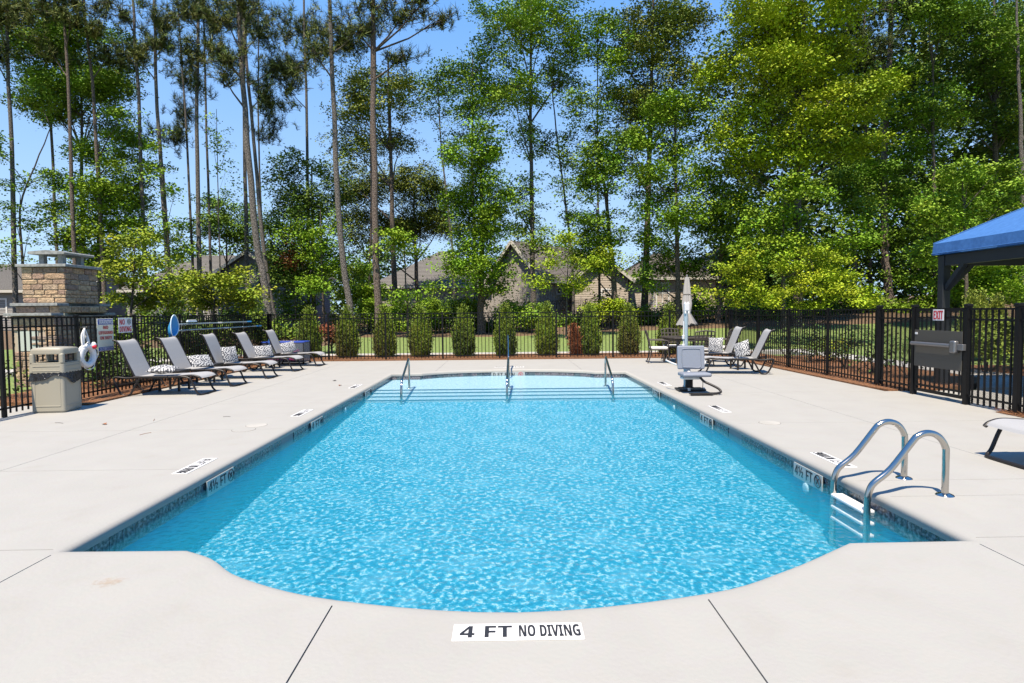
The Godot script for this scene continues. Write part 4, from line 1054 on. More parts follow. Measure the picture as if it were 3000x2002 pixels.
func pavilion() -> void:
	var t := thing("canopy_pavilion", "open pavilion with blue fabric hip canopy on black timber posts", "pavilion", Vector3(10.77, 0, -9.2))
	var h := 2.5; var ey := 2.73; var ap := 4.13
	var m := M.new()
	var cs := [Vector3(-h, ey, h), Vector3(h, ey, h), Vector3(h, ey, -h), Vector3(-h, ey, -h)]
	var apex := Vector3(0, ap, 0)
	for k in 4:
		var a: Vector3 = cs[k]; var b: Vector3 = cs[(k + 1) % 4]
		# slightly sagging cloth
		var rows := 8
		for i in rows:
			for j in rows:
				var f := func(u: float, v: float) -> Vector3:
					var q := a.lerp(b, u).lerp(apex, v)
					return q - Vector3(0, .05 * sin(PI * u) * sin(PI * v), 0)
				var out := ((a + b) / 2).normalized(); out.y = 1.6
				m.quad(f.call(float(i) / rows, float(j) / rows), f.call((i + 1.0) / rows, float(j) / rows), f.call((i + 1.0) / rows, (j + 1.0) / rows), f.call(float(i) / rows, (j + 1.0) / rows), out.normalized())
	put("canopy", m, mt.canopy_blue, t)
	m = M.new()
	for k in 4:
		var a: Vector3 = cs[k]; var b: Vector3 = cs[(k + 1) % 4]
		var o := ((a + b) / 2.0); o.y = 0; o = o.normalized()
		var n2 := 40
		for i in n2:
			var f := func(u: float, y: float) -> Vector3:
				return a.lerp(b, u) + o * (.012 + .006 * sin(u * 61.0) + .01 * sin(u * 17.0 + 1.0)) * (y / .22) + Vector3(0, -y, 0)
			for j in 2:
				m.quad(f.call(float(i) / n2, j * .11), f.call((i + 1.0) / n2, j * .11), f.call((i + 1.0) / n2, (j + 1) * .11), f.call(float(i) / n2, (j + 1) * .11), o + Vector3(0, .1, 0) + o.cross(Vector3.UP) * .05 * cos(i * 1.5))
	put("valance", m, mt.canopy_blue, t)
	for k in 4:
		m = M.new(); m.tube([cs[k] + Vector3(0, .006, 0), (cs[k] as Vector3).lerp(apex, .5) + Vector3(0, .004, 0), apex + Vector3(0, .01, 0)], .012, 6); put("seam", m, mt.canopy_blue, t)
	m = M.new()
	for k in 4: m.tube([cs[k] + Vector3(0, -.19, 0) * 1.0 + Vector3(signf(cs[k].x), 0, signf(cs[k].z)) * .02, cs[(k + 1) % 4] + Vector3(0, -.19, 0) + Vector3(signf(cs[(k + 1) % 4].x), 0, signf(cs[(k + 1) % 4].z)) * .02], .007, 5)
	put("hem_cord", m, mt.canopy_blue, t)
	for a in [-1.0, 1.0]:
		for b in [-1.0, 1.0]:
			var q := Vector3(2.37 * a, 0, 2.37 * b)
			m = M.new(); m.rbox(q + Vector3(0, 1.25, 0), Vector3(.15, 2.5, .15), .012); put("post", m, mt.pavilion_wood, t)
			for e in [Vector3(-a, 0, 0), Vector3(0, 0, -b)]:
				m = M.new()
				var d := (e as Vector3 * .62 + Vector3(0, .62, 0))
				var ln := d.length(); var dd := d / ln
				m.box(q + Vector3(0, 1.86, 0) + e * .06 + d / 2, Vector3(.085, ln, .085), Basis(dd.cross(Vector3(e.z, 0, -e.x)).normalized(), dd, Vector3(e.z, 0, -e.x)).orthonormalized()); put("brace", m, mt.pavilion_wood, t)
	for s in [-1.0, 1.0]:
		m = M.new(); m.box(Vector3(0, 2.4, 2.37 * s), Vector3(4.59, .2, .1)); put("beam", m, mt.pavilion_wood, t)
		m = M.new(); m.box(Vector3(2.37 * s, 2.4, 0), Vector3(.1, .2, 4.59)); put("beam", m, mt.pavilion_wood, t)

func window_part(t: Node, at: Vector3, b: Basis, w: float, h: float, rows := 2, cols := 1, fr := "trim_white") -> void:
	var m := M.new()
	for s in [-1.0, 1.0]:
		m.box(at + b * Vector3(s * w / 2, 0, .02), Vector3(.1, h + .1, .08), b); m.box(at + b * Vector3(0, s * h / 2, .021), Vector3(w - .1, .1, .08), b)
	for k in range(1, cols): m.box(at + b * Vector3(-w / 2 + w * k / cols, 0, .018), Vector3(.05, h - .1, .05), b)
	for k in range(1, rows): m.box(at + b * Vector3(0, -h / 2 + h * k / rows, .017), Vector3(w - .1, .05, .045), b)
	var f := put("window", m, mt[fr], t)
	m = M.new(); m.box(at + b * Vector3(0, 0, -.005), Vector3(w, h, .02), b); put("pane", m, mt.window_dark, f)

func house(label: String, at: Vector3, turn: float, w: float, d: float, wall: float, rise: float, kind: String, wm: String, rm: String, vertical := false) -> Node3D:
	var t := thing("house", label, "house", at, turn)
	var m := M.new(); m.box(Vector3(0, wall / 2 - .3, 0), Vector3(w, wall + .6, d)); put("wall", m, mt[wm], t)
	# boards
	m = M.new()
	if vertical:
		for k in int(w / .4): m.box(Vector3(-w / 2 + .2 + k * .4, wall / 2, d / 2 + .012), Vector3(.05, wall, .03))
		for k in int(d / .4): for s in [-1.0, 1.0]: m.box(Vector3((w / 2 + .012) * s, wall / 2, -d / 2 + .2 + k * .4), Vector3(.03, wall, .05))
	else:
		for k in int(wall / .17):
			m.box(Vector3(0, .09 + k * .17, d / 2 + .01), Vector3(w, .15, .022), Basis(Vector3.RIGHT, -.08))
			for s in [-1.0, 1.0]: m.box(Vector3((w / 2 + .01) * s, .09 + k * .17, 0), Vector3(.022, .15, d), Basis(Vector3.BACK, .08 * -s))
	put("siding", m, mt[wm], t)
	var ov := .45
	var x := w / 2 + ov; var z := d / 2 + ov; var y := wall - .05; var top := wall + rise
	var rf := M.new()
	var th := Vector3(0, -.14, 0)
	var faces := []
	if kind == "gable_x":   # ridge along x
		faces = [[Vector3(-x, y, z), Vector3(x, y, z), Vector3(x, top, 0), Vector3(-x, top, 0)], [Vector3(x, y, -z), Vector3(-x, y, -z), Vector3(-x, top, 0), Vector3(x, top, 0)]]
	elif kind == "gable_z":
		faces = [[Vector3(x, y, z), Vector3(x, y, -z), Vector3(0, top, -z), Vector3(0, top, z)], [Vector3(-x, y, -z), Vector3(-x, y, z), Vector3(0, top, z), Vector3(0, top, -z)]]
	else:
		var r := maxf(x - z, .3)
		faces = [[Vector3(-x, y, z), Vector3(x, y, z), Vector3(r, top, 0), Vector3(-r, top, 0)], [Vector3(x, y, -z), Vector3(-x, y, -z), Vector3(-r, top, 0), Vector3(r, top, 0)], [Vector3(x, y, z), Vector3(x, y, -z), Vector3(r, top, 0), Vector3(r, top, 0)], [Vector3(-x, y, -z), Vector3(-x, y, z), Vector3(-r, top, 0), Vector3(-r, top, 0)]]
	var courses := M.new()
	for f in faces:
		var nn: Vector3 = (f[2] - f[0]).cross(f[1] - f[0]).normalized()
		if nn.y < 0: nn = -nn
		rf.quad(f[0], f[1], f[2], f[3], nn); rf.quad(f[0] + th, f[1] + th, f[2] + th, f[3] + th, -nn)
		rf.quad(f[0], f[1], f[1] + th, f[0] + th); rf.quad(f[1], f[2], f[2] + th, f[1] + th); rf.quad(f[3], f[0], f[0] + th, f[3] + th)
		# shingle courses, each lip a little proud
		var n2 := 26
		for k in n2:
			var a0: Vector3 = (f[0] as Vector3).lerp(f[3], float(k) / n2); var a1: Vector3 = (f[1] as Vector3).lerp(f[2], float(k) / n2)
			var b0: Vector3 = (f[0] as Vector3).lerp(f[3], (k + 1.0) / n2); var b1: Vector3 = (f[1] as Vector3).lerp(f[2], (k + 1.0) / n2)
			courses.quad(a0 + nn * .035, a1 + nn * .035, b1 + nn * .006, b0 + nn * .006, nn); courses.quad(a0 + nn * .035, a1 + nn * .035, a1, a0)
	var roof := put("roof", rf, mt[rm], t); put("shingle_courses", courses, mt[rm], roof)
	m = M.new()
	if kind == "gable_x" or kind == "gable_z":
		for s in [-1.0, 1.0]:
			var g := M.new()
			if kind == "gable_x": g.tri(Vector3(w / 2 * s, wall, d / 2), Vector3(w / 2 * s, wall, -d / 2), Vector3(w / 2 * s, wall + rise * .93, 0), Vector3(s, 0, 0))
			else: g.tri(Vector3(-w / 2, wall, d / 2 * s), Vector3(w / 2, wall, d / 2 * s), Vector3(0, wall + rise * .93, d / 2 * s), Vector3(0, 0, s))
			for k in int(rise / .17):
				var fr := 1.0 - (k + .8) * .17 / (rise * .93)
				if fr < .06: break
				if kind == "gable_x": g.box(Vector3((w / 2 + .01) * s, wall + .09 + k * .17, 0), Vector3(.022, .15, d * fr), Basis(Vector3.BACK, .08 * -s))
				else: g.box(Vector3(0, wall + .09 + k * .17, (d / 2 + .01) * s), Vector3(w * fr, .15, .022), Basis(Vector3.RIGHT, -.08 * s))
			put("gable", g, mt[wm], t)
			for u in [-1.0, 1.0]:
				var a := Vector3(x * s, y - .1, z * u) if kind == "gable_x" else Vector3(x * u, y - .1, z * s)
				var b := Vector3(x * s, top - .1, 0) if kind == "gable_x" else Vector3(0, top - .1, z * s)
				var dd := (b - a).normalized()
				var sd := Vector3(s, 0, 0) if kind == "gable_x" else Vector3(0, 0, s)
				m.box((a + b) / 2 + sd * .02, Vector3(.05, (b - a).length(), .22), Basis(sd, dd, sd.cross(dd)))
	for s in [-1.0, 1.0]:
		if kind != "gable_z": m.box(Vector3(0, y - .12, (z + .02) * s), Vector3(x * 2, .2, .05))
		if kind != "gable_x": m.box(Vector3((x + .02) * s, y - .121, 0), Vector3(.05, .2, z * 2))
	put("fascia", m, mt.trim_cream, t)
	return t

func houses() -> void:
	var t := house("taupe house with a broad grey hip roof behind the big reddish pine", Vector3(-5.6, hill(-5, 55), -56), 0, 10.6, 10, 3.2, 3.3, "hip", "siding_taupe", "shingle", true)
	window_part(t, Vector3(3.2, 1.7, 5.0), Basis(), 1.0, 1.4)
	t = house("grey gabled house with steep front gable and vertical board side wall", Vector3(3.7, hill(3, 46) + .1, -50.2), .9, 9.5, 4.6, 3.1, 3.0, "gable_x", "siding_taupe", "shingle_brown", true)
	window_part(t, Vector3(-2.2, 2.3, 2.3), Basis(), .55, .5, 1); window_part(t, Vector3(-1.4, 2.3, 2.3), Basis(), .55, .5, 1)
	t = house("small tan sided house with a front gable and white sash window", Vector3(7.3, hill(7, 46) + .1, -49), 0, 4.0, 6, 2.9, 1.9, "gable_z", "siding_tan", "shingle_brown")
	window_part(t, Vector3(.5, 1.5, 3.0), Basis(), 1.0, 1.5, 4, 2)
	t = house("tan house with brown roof and white framed glass doors", Vector3(12.6, hill(12, 48) + .1, -50), 0, 7.0, 7, 3.0, 2.1, "hip", "siding_tan", "shingle_brown")
	window_part(t, Vector3(-1.7, 1.35, 3.5), Basis(), .95, 2.3, 3, 2); window_part(t, Vector3(-.55, 1.35, 3.5), Basis(), .95, 2.3, 3, 2)
	t = house("brown roofed house deep behind the right hand wood", Vector3(20.5, hill(20, 56) + .2, -57), .2, 9, 8, 3.0, 2.8, "hip", "siding_tan", "shingle_brown")
	window_part(t, Vector3(-2, 1.6, 4.0), Basis(), 1.0, 1.5)
	t = house("low house with grey hip roof behind the golden green tree on the left", Vector3(-23.6, hill(-23, 50), -51), .1, 11, 8, 2.9, 2.9, "hip", "siding_grey", "shingle")
	for k in 3: window_part(t, Vector3(-3.5 + k * 3.0, 1.6, 4.0), Basis(), 1.0, 1.5)
	for k in 3:
		var m := M.new(); m.rbox(Vector3(-4.6 + k * 3.6, 1.4, 4.5), Vector3(.2, 2.8, .2), .02); put("column", m, mt.trim_cream, t)
	t = house("blue grey gabled house with white trim behind the largest sunlit pine", Vector3(-18.4, hill(-18, 48), -49.5), -.15, 5.2, 8, 3.9, 1.7, "gable_z", "siding_blue", "shingle")
	window_part(t, Vector3(1.0, 1.3, 4.0), Basis(), .75, 2.2, 6, 1); window_part(t, Vector3(2.0, 1.3, 4.0), Basis(), .75, 2.2, 6, 1)
	var m := M.new(); m.rbox(Vector3(.2, 1.35, 4.6), Vector3(.24, 2.7, .24), .02); put("column", m, mt.trim_cream, t)
	m = M.new(); m.quad(Vector3(-3.4, 2.7, 5.4), Vector3(1.2, 2.7, 5.4), Vector3(1.2, 3.9, 3.9), Vector3(-3.4, 3.9, 3.9)); m.box(Vector3(-1.1, 2.62, 5.38), Vector3(4.6, .16, .06)); put("porch_roof", m, mt.shingle, t)
	t = house("grey roofed house at the far left beyond the chimney", Vector3(-35.5, hill(-35, 46), -47), .2, 9, 7, 2.9, 2.0, "gable_x", "siding_grey", "shingle")
	window_part(t, Vector3(-1, 1.5, 3.5), Basis(), 1.0, 1.4)
	# air conditioner
	var ac := thing("air_conditioner", "grey air conditioner unit beside the taupe house wall", "air conditioner", Vector3(-8.2, hill(-8, 50), -49.8))
	m = M.new(); m.rbox(Vector3(0, .5, 0), Vector3(.85, .9, .85), .04); put("casing", m, mt.metal_grey, ac)
	m = M.new()
	for k in 14: m.box(Vector3(0, .14 + k * .055, .432), Vector3(.72, .012, .02))
	put("grille", m, mt.siding_grey, ac)
	m = M.new(); m.lathe([Vector2(.001, .97), Vector2(.3, .965), Vector2(.32, .95)], Transform3D(), 18); put("fan_guard", m, mt.black_metal, ac)

# ---- plants ----
var LV := []; var LN := []; var LI := []

func leaf_clusters() -> void:
	# 0-2 leafy twigs, 3 pine tuft, 4 flat evergreen spray
	for kind in 5:
		var v := PackedVector3Array(); var n := PackedVector3Array(); var ix := PackedInt32Array()
		var cnt: int = [22, 22, 22, 30, 16][kind]
		for k in cnt:
			if kind == 3:
				var th := acos(rng.randf_range(-.35, 1.0)); var ph := rng.randf() * TAU
				var d := Vector3(sin(th) * cos(ph), cos(th), sin(th) * sin(ph))
				var o := Vector3(0, rng.randf_range(-.2, .2), 0)
				var s := d.cross(Vector3(rng.randf() - .5, rng.randf() - .5, rng.randf() - .5)).normalized() * .011
				var b := v.size()
				v.append_array(PackedVector3Array([o - s, o + s, o + d * rng.randf_range(.2, .3)]))
				var nn := d.cross(s).normalized()
				if nn.y < 0: nn = -nn; s = -s
				n.append_array(PackedVector3Array([nn, nn, nn])); ix.append_array(PackedInt32Array([b, b + 1, b + 2]))
				continue
			var p := Vector3(rng.randfn(0, .25), rng.randfn(0, .13), rng.randfn(0, .25))
			var up := Vector3(rng.randfn(0, .45), .85, rng.randfn(.12, .45)).normalized()
			var l := rng.randf_range(.11, .19); var wd := .38
			if kind == 4:
				p = Vector3(rng.randfn(0, .05), rng.randfn(0, .09), rng.randfn(0, .05)); up = Vector3(rng.randfn(0, 1), rng.randfn(0, .3), rng.randfn(0, 1)).normalized(); l = rng.randf_range(.05, .1); wd = .2
			var an := rng.randf() * TAU
			var d2 := Vector3(cos(an), rng.randf_range(-.5, .1), sin(an))
			if kind == 4: d2 = Vector3(cos(an) * .5, 1.0, sin(an) * .5)
			d2 = (d2 - up * d2.dot(up)).normalized()
			var s2 := up.cross(d2) * l * wd
			d2 *= l
			var b2 := v.size()
			v.append_array(PackedVector3Array([p, p + d2 * .45 + s2, p + d2, p + d2 * .45 - s2]))
			n.append_array(PackedVector3Array([up, up, up, up]))
			ix.append_array(PackedInt32Array([b2, b2 + 1, b2 + 2, b2, b2 + 2, b2 + 3]))
		LV.append(v); LN.append(n); LI.append(ix)

func stamp_at(m: M, kind: int, p: Vector3, s: float, tint: Color, tilt := .5) -> void:
	var b := Basis(Vector3.UP, rng.randf() * TAU) * Basis(Vector3.RIGHT, rng.randfn(0, tilt))
	m.stamp(Transform3D(b.scaled(Vector3(s, s, s)), p), Transform3D(b, Vector3.ZERO), LV[kind], LN[kind], LI[kind], tint)

func vary(c: Color) -> Color:
	var k := rng.randf_range(.65, 1.35); var w := rng.randf_range(.85, 1.2)
	return Color(c.r * k * w, c.g * k, c.b * k)

func ball_point() -> Vector3:
	var d := Vector3(rng.randfn(), rng.randfn(), rng.randfn()).normalized()
	return d * pow(rng.randf(), .45)

func blob(m: M, c: Vector3, rx: float, ry: float, dens: float, leaf: float, tint: Color, wood: M, from: Vector3, r0: float) -> void:
	# limb to the clump, twigs to its sub-clumps, leaves round those
	var mid := from.lerp(c, .55) + Vector3(rng.randfn(0, .15), -.12 * from.distance_to(c) * .3, rng.randfn(0, .15)) * .6
	wood.tube([from, mid, c], [r0, r0 * .6, r0 * .25], 5, false)
	var area := PI * rx * ry
	var total := int(area * 26.0 * dens / (leaf * leaf))
	var subs := clampi(int(area * 2.4 / leaf), 5, 24)
	for k in subs:
		var q := c + ball_point() * Vector3(rx, ry, (rx + ry) * .5)
		if k % 2 == 0: wood.tube([c, c.lerp(q, .5) + Vector3(0, .05, 0), q], [r0 * .3, r0 * .2, .006], 4, false)
		var sr := clampf(minf(rx, ry) * .33, .1, .5)
		var tn := vary(tint)
		for i in maxi(1, total / subs):
			var o := Vector3(rng.randfn(0, sr * 1.15), rng.randfn(0, sr * .42), rng.randfn(0, sr * 1.15))
			stamp_at(m, rng.randi() % 3, q + o, leaf * rng.randf_range(.8, 1.25), vary(tn).lerp(tint, .4), .45)

func needles(m: M, c: Vector3, rx: float, ry: float, dens: float, tint: Color, wood: M, from: Vector3, r0: float) -> void:
	var mid := from.lerp(c, .5) + Vector3(0, -.05 * from.distance_to(c), 0)
	wood.tube([from, mid, c], [r0, r0 * .7, r0 * .35], 5, false)
	var br := 9
	for k in br:
		var q := c + ball_point() * Vector3(rx * 1.5, ry * 1.1, (rx + ry) * .8)
		var st := mid.lerp(c, rng.randf_range(.2, 1.0))
		wood.tube([st, st.lerp(q, .5) + Vector3(0, -.06, 0), q], [r0 * .35, r0 * .25, .012], 4, false)
		var cnt := int(rx * ry * 3.0 * dens) + 3
		for i in cnt:
			var f := pow(rng.randf(), .6)
			var o := st.lerp(q, f) + Vector3(rng.randfn(0, rx * .16), rng.randfn(0, ry * .13), rng.randfn(0, rx * .16))
			stamp_at(m, 3, o, rng.randf_range(1.1, 1.55), vary(tint), .6)

func trees() -> void:
	leaf_clusters()
	var rows := [
		["pine_tree", "dark trunked pine at the far edge of the woods, left of the chimney", "tree", 1, Color(0.140,0.170,0.042), 0.14, 1, [Vector3(-26.3,0.3,-33),Vector3(-26.3,3.29,-33),Vector3(-26.12,10.66,-33),Vector3(-26.06,16.52,-33),Vector3(-25.89,21.41,-33)], [-26.14,17.2,1.18,1.18,1,-24.81,16.52,1.42,1.06,1,-26.46,15.41,0.71,1.18,1,-24.99,17.64,1.42,0.71,1]],
		["pine_tree", "thin dark dead pine trunk with bare upper limbs just behind the chimney cap", "tree", 1, Color(0.090,0.125,0.036), 0.11, 1, [Vector3(-27.64,0.4,-38),Vector3(-27.64,5.94,-38),Vector3(-27.62,12.81,-38),Vector3(-27.79,16.46,-38),Vector3(-27.64,23.15,-38)], [-27.72,20.33,1.63,1.09,1,-27.25,19.05,1.09,0.68,0.6]],
		["pine_tree", "straight light brown pine rising above the right side of the chimney", "tree", 1, Color(0.140,0.170,0.042), 0.12, 1, [Vector3(-22.37,0.26,-32),Vector3(-22.37,4.34,-32),Vector3(-22.3,12.12,-32),Vector3(-22.36,17.57,-32),Vector3(-22.31,20.8,-32)], [-22.47,17.14,2.06,0.92,1,-23.54,15.41,1.38,0.8,0.8,-21.52,16.27,1.15,0.69,0.8]],
		["pine_tree", "slightly bowed brown pine between the chimney and the yellowish ornamental tree", "tree", 1, Color(0.140,0.170,0.042), 0.12, 1, [Vector3(-21.58,0.3,-33),Vector3(-21.58,3.48,-33),Vector3(-21.67,12.45,-33),Vector3(-21.96,17.29,-33),Vector3(-21.87,21.4,-33)], [-21.81,17.74,1.89,0.95,1,-20.87,15.61,1.42,0.95,1,-21.4,16.5,1.18,0.71,0.7]],
		["pine_tree", "slim pine behind the yellowish ornamental tree, bare trunk against blue sky", "tree", 1, Color(0.140,0.170,0.042), 0.13, 1, [Vector3(-19.92,0.34,-34),Vector3(-19.92,4.48,-34),Vector3(-19.93,13.58,-34),Vector3(-20,17.74,-34),Vector3(-19.9,22,-34)], [-20.14,17.87,1.95,1.1,1,-20.91,16.15,1.22,0.73,0.8,-19.13,16.72,0.97,0.73,0.7]],
		["pine_tree", "forked pine with ivy tufts on its lower trunk", "tree", 1, Color(0.140,0.170,0.042), 0.13, 1, [Vector3(-18.12,0.3,-33),Vector3(-18.12,3.92,-33),Vector3(-18.36,12.43,-33),Vector3(-18.32,17.25,-33),Vector3(-18.21,21.39,-33)], [-18.2,16.94,1.42,1.06,1,-18.95,15.15,1.06,0.71,0.7,-17.67,15.59,0.95,0.59,0.7]],
		["pine_tree", "thin leaning pine with dark needle tufts low on the trunk", "tree", 1, Color(0.090,0.125,0.036), 0.09, 1, [Vector3(-20.32,0.4,-40),Vector3(-20.32,3.85,-40),Vector3(-20.48,14.74,-40),Vector3(-20.73,21.57,-40),Vector3(-20.75,25.61,-40)], [-21.14,15.02,1.29,1.29,1,-21.6,13.64,1.29,1,1,-20.8,12.81,1.15,0.86,1,-20.78,17.07,1.43,0.86,1,-20.78,21.02,1.43,1.15,1]],
		["pine_tree", "straight grey pine standing beside the thin leaning pine", "tree", 1, Color(0.140,0.170,0.042), 0.14, 1, [Vector3(-16.94,0.34,-34),Vector3(-16.94,3.5,-34),Vector3(-16.82,11.81,-34),Vector3(-16.53,16.94,-34),Vector3(-16.33,21.99,-34)], [-16.51,17.4,1.71,1.1,1,-16.4,15.89,1.1,0.73,1,-17.63,15.78,1.22,0.85,0.8,-16.98,14.15,0.97,0.61,0.5]],
		["pine_tree", "slim dark pine with climbing leaves at the left edge of the open sky gap", "tree", 1, Color(0.090,0.125,0.036), 0.09, 1, [Vector3(-18.22,0.4,-38),Vector3(-18.22,4.26,-38),Vector3(-18.18,14.98,-38),Vector3(-18.1,20.56,-38),Vector3(-18.02,24.4,-38)], [-18.04,19.78,1.63,1.36,1,-17.57,18.23,1.36,0.82,0.7]],
		["pine_tree", "largest sunlit pine, thick mottled grey trunk behind the back left fence corner", "tree", 1, Color(0.140,0.170,0.042), 0.19, 1, [Vector3(-11.94,0.21,-31),Vector3(-11.94,1.09,-31),Vector3(-12.18,3.29,-31),Vector3(-12.48,5.05,-31),Vector3(-12.91,11.74,-31),Vector3(-13.03,17.04,-31),Vector3(-13,20.8,-31)], [-13.55,15.99,1.78,1,1,-14.13,14.73,1.11,0.62,1,-13.4,13.87,1.11,0.67,1,-13.96,13.45,0.67,0.44,1,-12.35,16.62,1.33,0.67,1]],
		["pine_tree", "darker pine trunk immediately left behind the largest sunlit pine", "tree", 1, Color(0.090,0.125,0.036), 0.14, 1, [Vector3(-15.98,0.4,-38),Vector3(-15.98,3.7,-38),Vector3(-15.88,12.22,-38),Vector3(-15.73,20.55,-38),Vector3(-15.68,23.11,-38)], [-14.9,19.25,1.63,1.36,1,-16.19,20.03,1.36,1.09,1]],
		["pine_tree", "slim dark pine leaning against the right of the largest sunlit pine", "tree", 1, Color(0.090,0.125,0.036), 0.12, 1, [Vector3(-12.43,0.3,-33),Vector3(-12.43,0.82,-33),Vector3(-12.96,5.27,-33),Vector3(-13.42,12.4,-33),Vector3(-13.64,16.47,-33),Vector3(-13.58,21.38,-33)], [-12.69,13.76,1.06,1.3,1,-12.27,16.47,1.42,1.18,1,-11.85,14.89,0.95,0.83,1]],
		["pine_tree", "very thin pine right of the paired trunks with hanging needle tufts", "tree", 1, Color(0.090,0.125,0.036), 0.07, 1, [Vector3(-14.93,0.4,-38),Vector3(-14.93,3.7,-38),Vector3(-15.03,12.21,-38),Vector3(-14.84,18.74,-38),Vector3(-14.79,23.11,-38)], [-13.99,14.31,1.36,1.63,1,-14.57,12.47,0.95,0.82,0.7,-13.41,15.87,1.09,0.95,1]],
		["pine_tree", "dark pine rising out of the dense thicket between the two big lit pines", "tree", 1, Color(0.140,0.170,0.042), 0.11, 1, [Vector3(-11.57,0.39,-36),Vector3(-11.57,3.56,-36),Vector3(-11.42,13.38,-36),Vector3(-11.43,17.08,-36),Vector3(-11.39,23.18,-36)], [-11.62,18.31,1.81,1.55,1,-12.43,16.1,1.29,1.29,1,-11.98,14.12,1.29,1.03,1,-10.65,17.08,1.03,1.03,1]],
		["pine_tree", "leaning lit pine with pale grey bark, second big trunk from the fence corner", "tree", 1, Color(0.140,0.170,0.042), 0.17, 1, [Vector3(-7.88,0.21,-31),Vector3(-7.88,1.93,-31),Vector3(-8.31,5.45,-31),Vector3(-8.5,13.21,-31),Vector3(-8.54,17.02,-31),Vector3(-8.55,20.79,-31)], [-8.49,16.18,1.78,1.11,1,-9.29,14.49,1.33,1,1,-7.65,15.12,1.11,0.78,0.8]],
		["pine_tree", "big reddish barked straight pine in front of the brown leaved oak", "tree", 1, Color(0.140,0.170,0.042), 0.19, 1, [Vector3(-6.46,0.21,-31),Vector3(-6.46,1.48,-31),Vector3(-6.51,5.43,-31),Vector3(-6.49,11.71,-31),Vector3(-6.36,17.01,-31),Vector3(-6.29,20.78,-31)], [-6.33,16.59,2,0.78,1,-4.82,16.17,1.33,0.67,1,-3.63,16.27,0.89,0.56,1,-2.98,16.37,0.49,0.49,0.8,-4.86,14.26,1.11,0.56,0.8,-7.21,15.54,1.11,0.78,0.8]],
		["pine_tree", "thin pale pine stem close beside the big reddish barked pine", "tree", 1, Color(0.140,0.170,0.042), 0.08, 1, [Vector3(-8.08,0.39,-36),Vector3(-8.08,1.99,-36),Vector3(-7.84,6.07,-36),Vector3(-7.71,12.11,-36),Vector3(-7.51,20.74,-36)], [-7.62,18.05,1.03,1.03,0.6]],
		["pine_tree", "stout reddish pine trunk standing right of the yellow green maple", "tree", 1, Color(0.090,0.125,0.036), 0.24, 1, [Vector3(23.02,1.3,-36),Vector3(22.6,4.29,-36),Vector3(22.52,5.83,-36),Vector3(22.37,10.41,-36),Vector3(22.54,13.69,-36),Vector3(22.61,17.43,-36),Vector3(22.54,23.09,-36)], [22.75,17.92,2.06,1.29,1,20.49,15.95,1.55,0.9,1,24.1,15.18,1.81,1.16,1,21.97,18.91,1.55,1.03,1]],
		["pine_tree", "dark thin pine half hidden left of the stout reddish pine trunk", "tree", 1, Color(0.090,0.125,0.036), 0.12, 1, [Vector3(24.21,1.37,-40),Vector3(24.21,2.03,-40),Vector3(23.74,11.41,-40),Vector3(23.46,18.65,-40),Vector3(23.35,23.04,-40)], [23.49,17.27,1.72,1.43,1,22.75,18.93,1.43,1.15,1,23.85,20.58,1.72,1.43,1]],
		["broadleaf_tree", "dark green maple with broad crown behind the pines above the chimney", "tree", 0, Color(0.115,0.200,0.020), 0.17, 1, [Vector3(-25.46,0.4,-37),Vector3(-25.46,2.16,-37),Vector3(-25.23,9.43,-37),Vector3(-24.98,16.31,-37)], [-26.85,17.33,1.86,1.19,1,-28.21,15.57,1.59,1.33,1,-25.06,17.32,1.86,1.46,1,-23.85,15.8,1.59,1.46,1,-23.26,14.53,1.59,1.33,1,-25.44,14.54,1.86,1.33,1,-24.47,13.14,1.59,1.06,1,-22.73,15.04,1.06,1.06,1,-26.66,15.82,1.33,1.06,1,-27.53,13.79,1.33,0.8,0.8,-28.65,17.09,1.33,1.33,1,-26.24,13.79,1.33,0.95,1,-28.83,18.59,1.33,1.06,0.8,-26.28,18.58,1.59,1.06,0.8,-23.51,17.82,1.33,1.06,0.7]],
		["broadleaf_tree", "bright green sweetgum filling the space right above the chimney cap", "tree", 0, Color(0.140,0.235,0.018), 0.15, 1, [Vector3(-22.49,0.34,-34),Vector3(-22.49,2.1,-34),Vector3(-22.33,6.89,-34),Vector3(-22.19,10.9,-34)], [-23.26,10.68,1.46,0.97,1,-21.24,10.9,1.46,0.97,1,-22.87,8.79,1.71,1.22,1,-21.46,8.54,1.46,1.22,1,-23.43,6.9,1.46,1.22,1,-21.78,6.41,1.46,1.22,1,-20.43,7.35,1.1,0.97,1,-20.01,5.92,1.1,0.97,1,-24.19,5.95,1.22,0.73,1,-22.45,4.74,1.46,0.97,1,-23.29,4.51,0.97,1.22,1,-20.5,8.77,0.97,0.97,0.8,-19.75,9.71,0.73,0.73,0.6,-24.31,8.56,0.97,0.97,0.8,-24.83,7.38,0.97,0.88,0.7,-20.6,12.07,0.88,0.73,0.6]],
		["broadleaf_tree", "sparse thin limbed tree against the sky at the left edge", "tree", 0, Color(0.115,0.200,0.020), 0.09, 1, [Vector3(-25.79,0.3,-33),Vector3(-25.79,3.28,-33),Vector3(-25.83,7.22,-33),Vector3(-24.92,9.51,-33),Vector3(-24.02,11.51,-33)], [-26.09,13.6,1.18,0.95,0.8,-26.11,8.6,0.95,0.71,0.3,-26.42,6.99,0.95,0.95,0.35,-25.41,6.3,0.95,0.95,0.35,-24.47,9.28,0.95,0.33,0.5,-26.48,10.43,0.71,0.95,0.5,-26.06,4.91,0.95,0.95,0.3]],
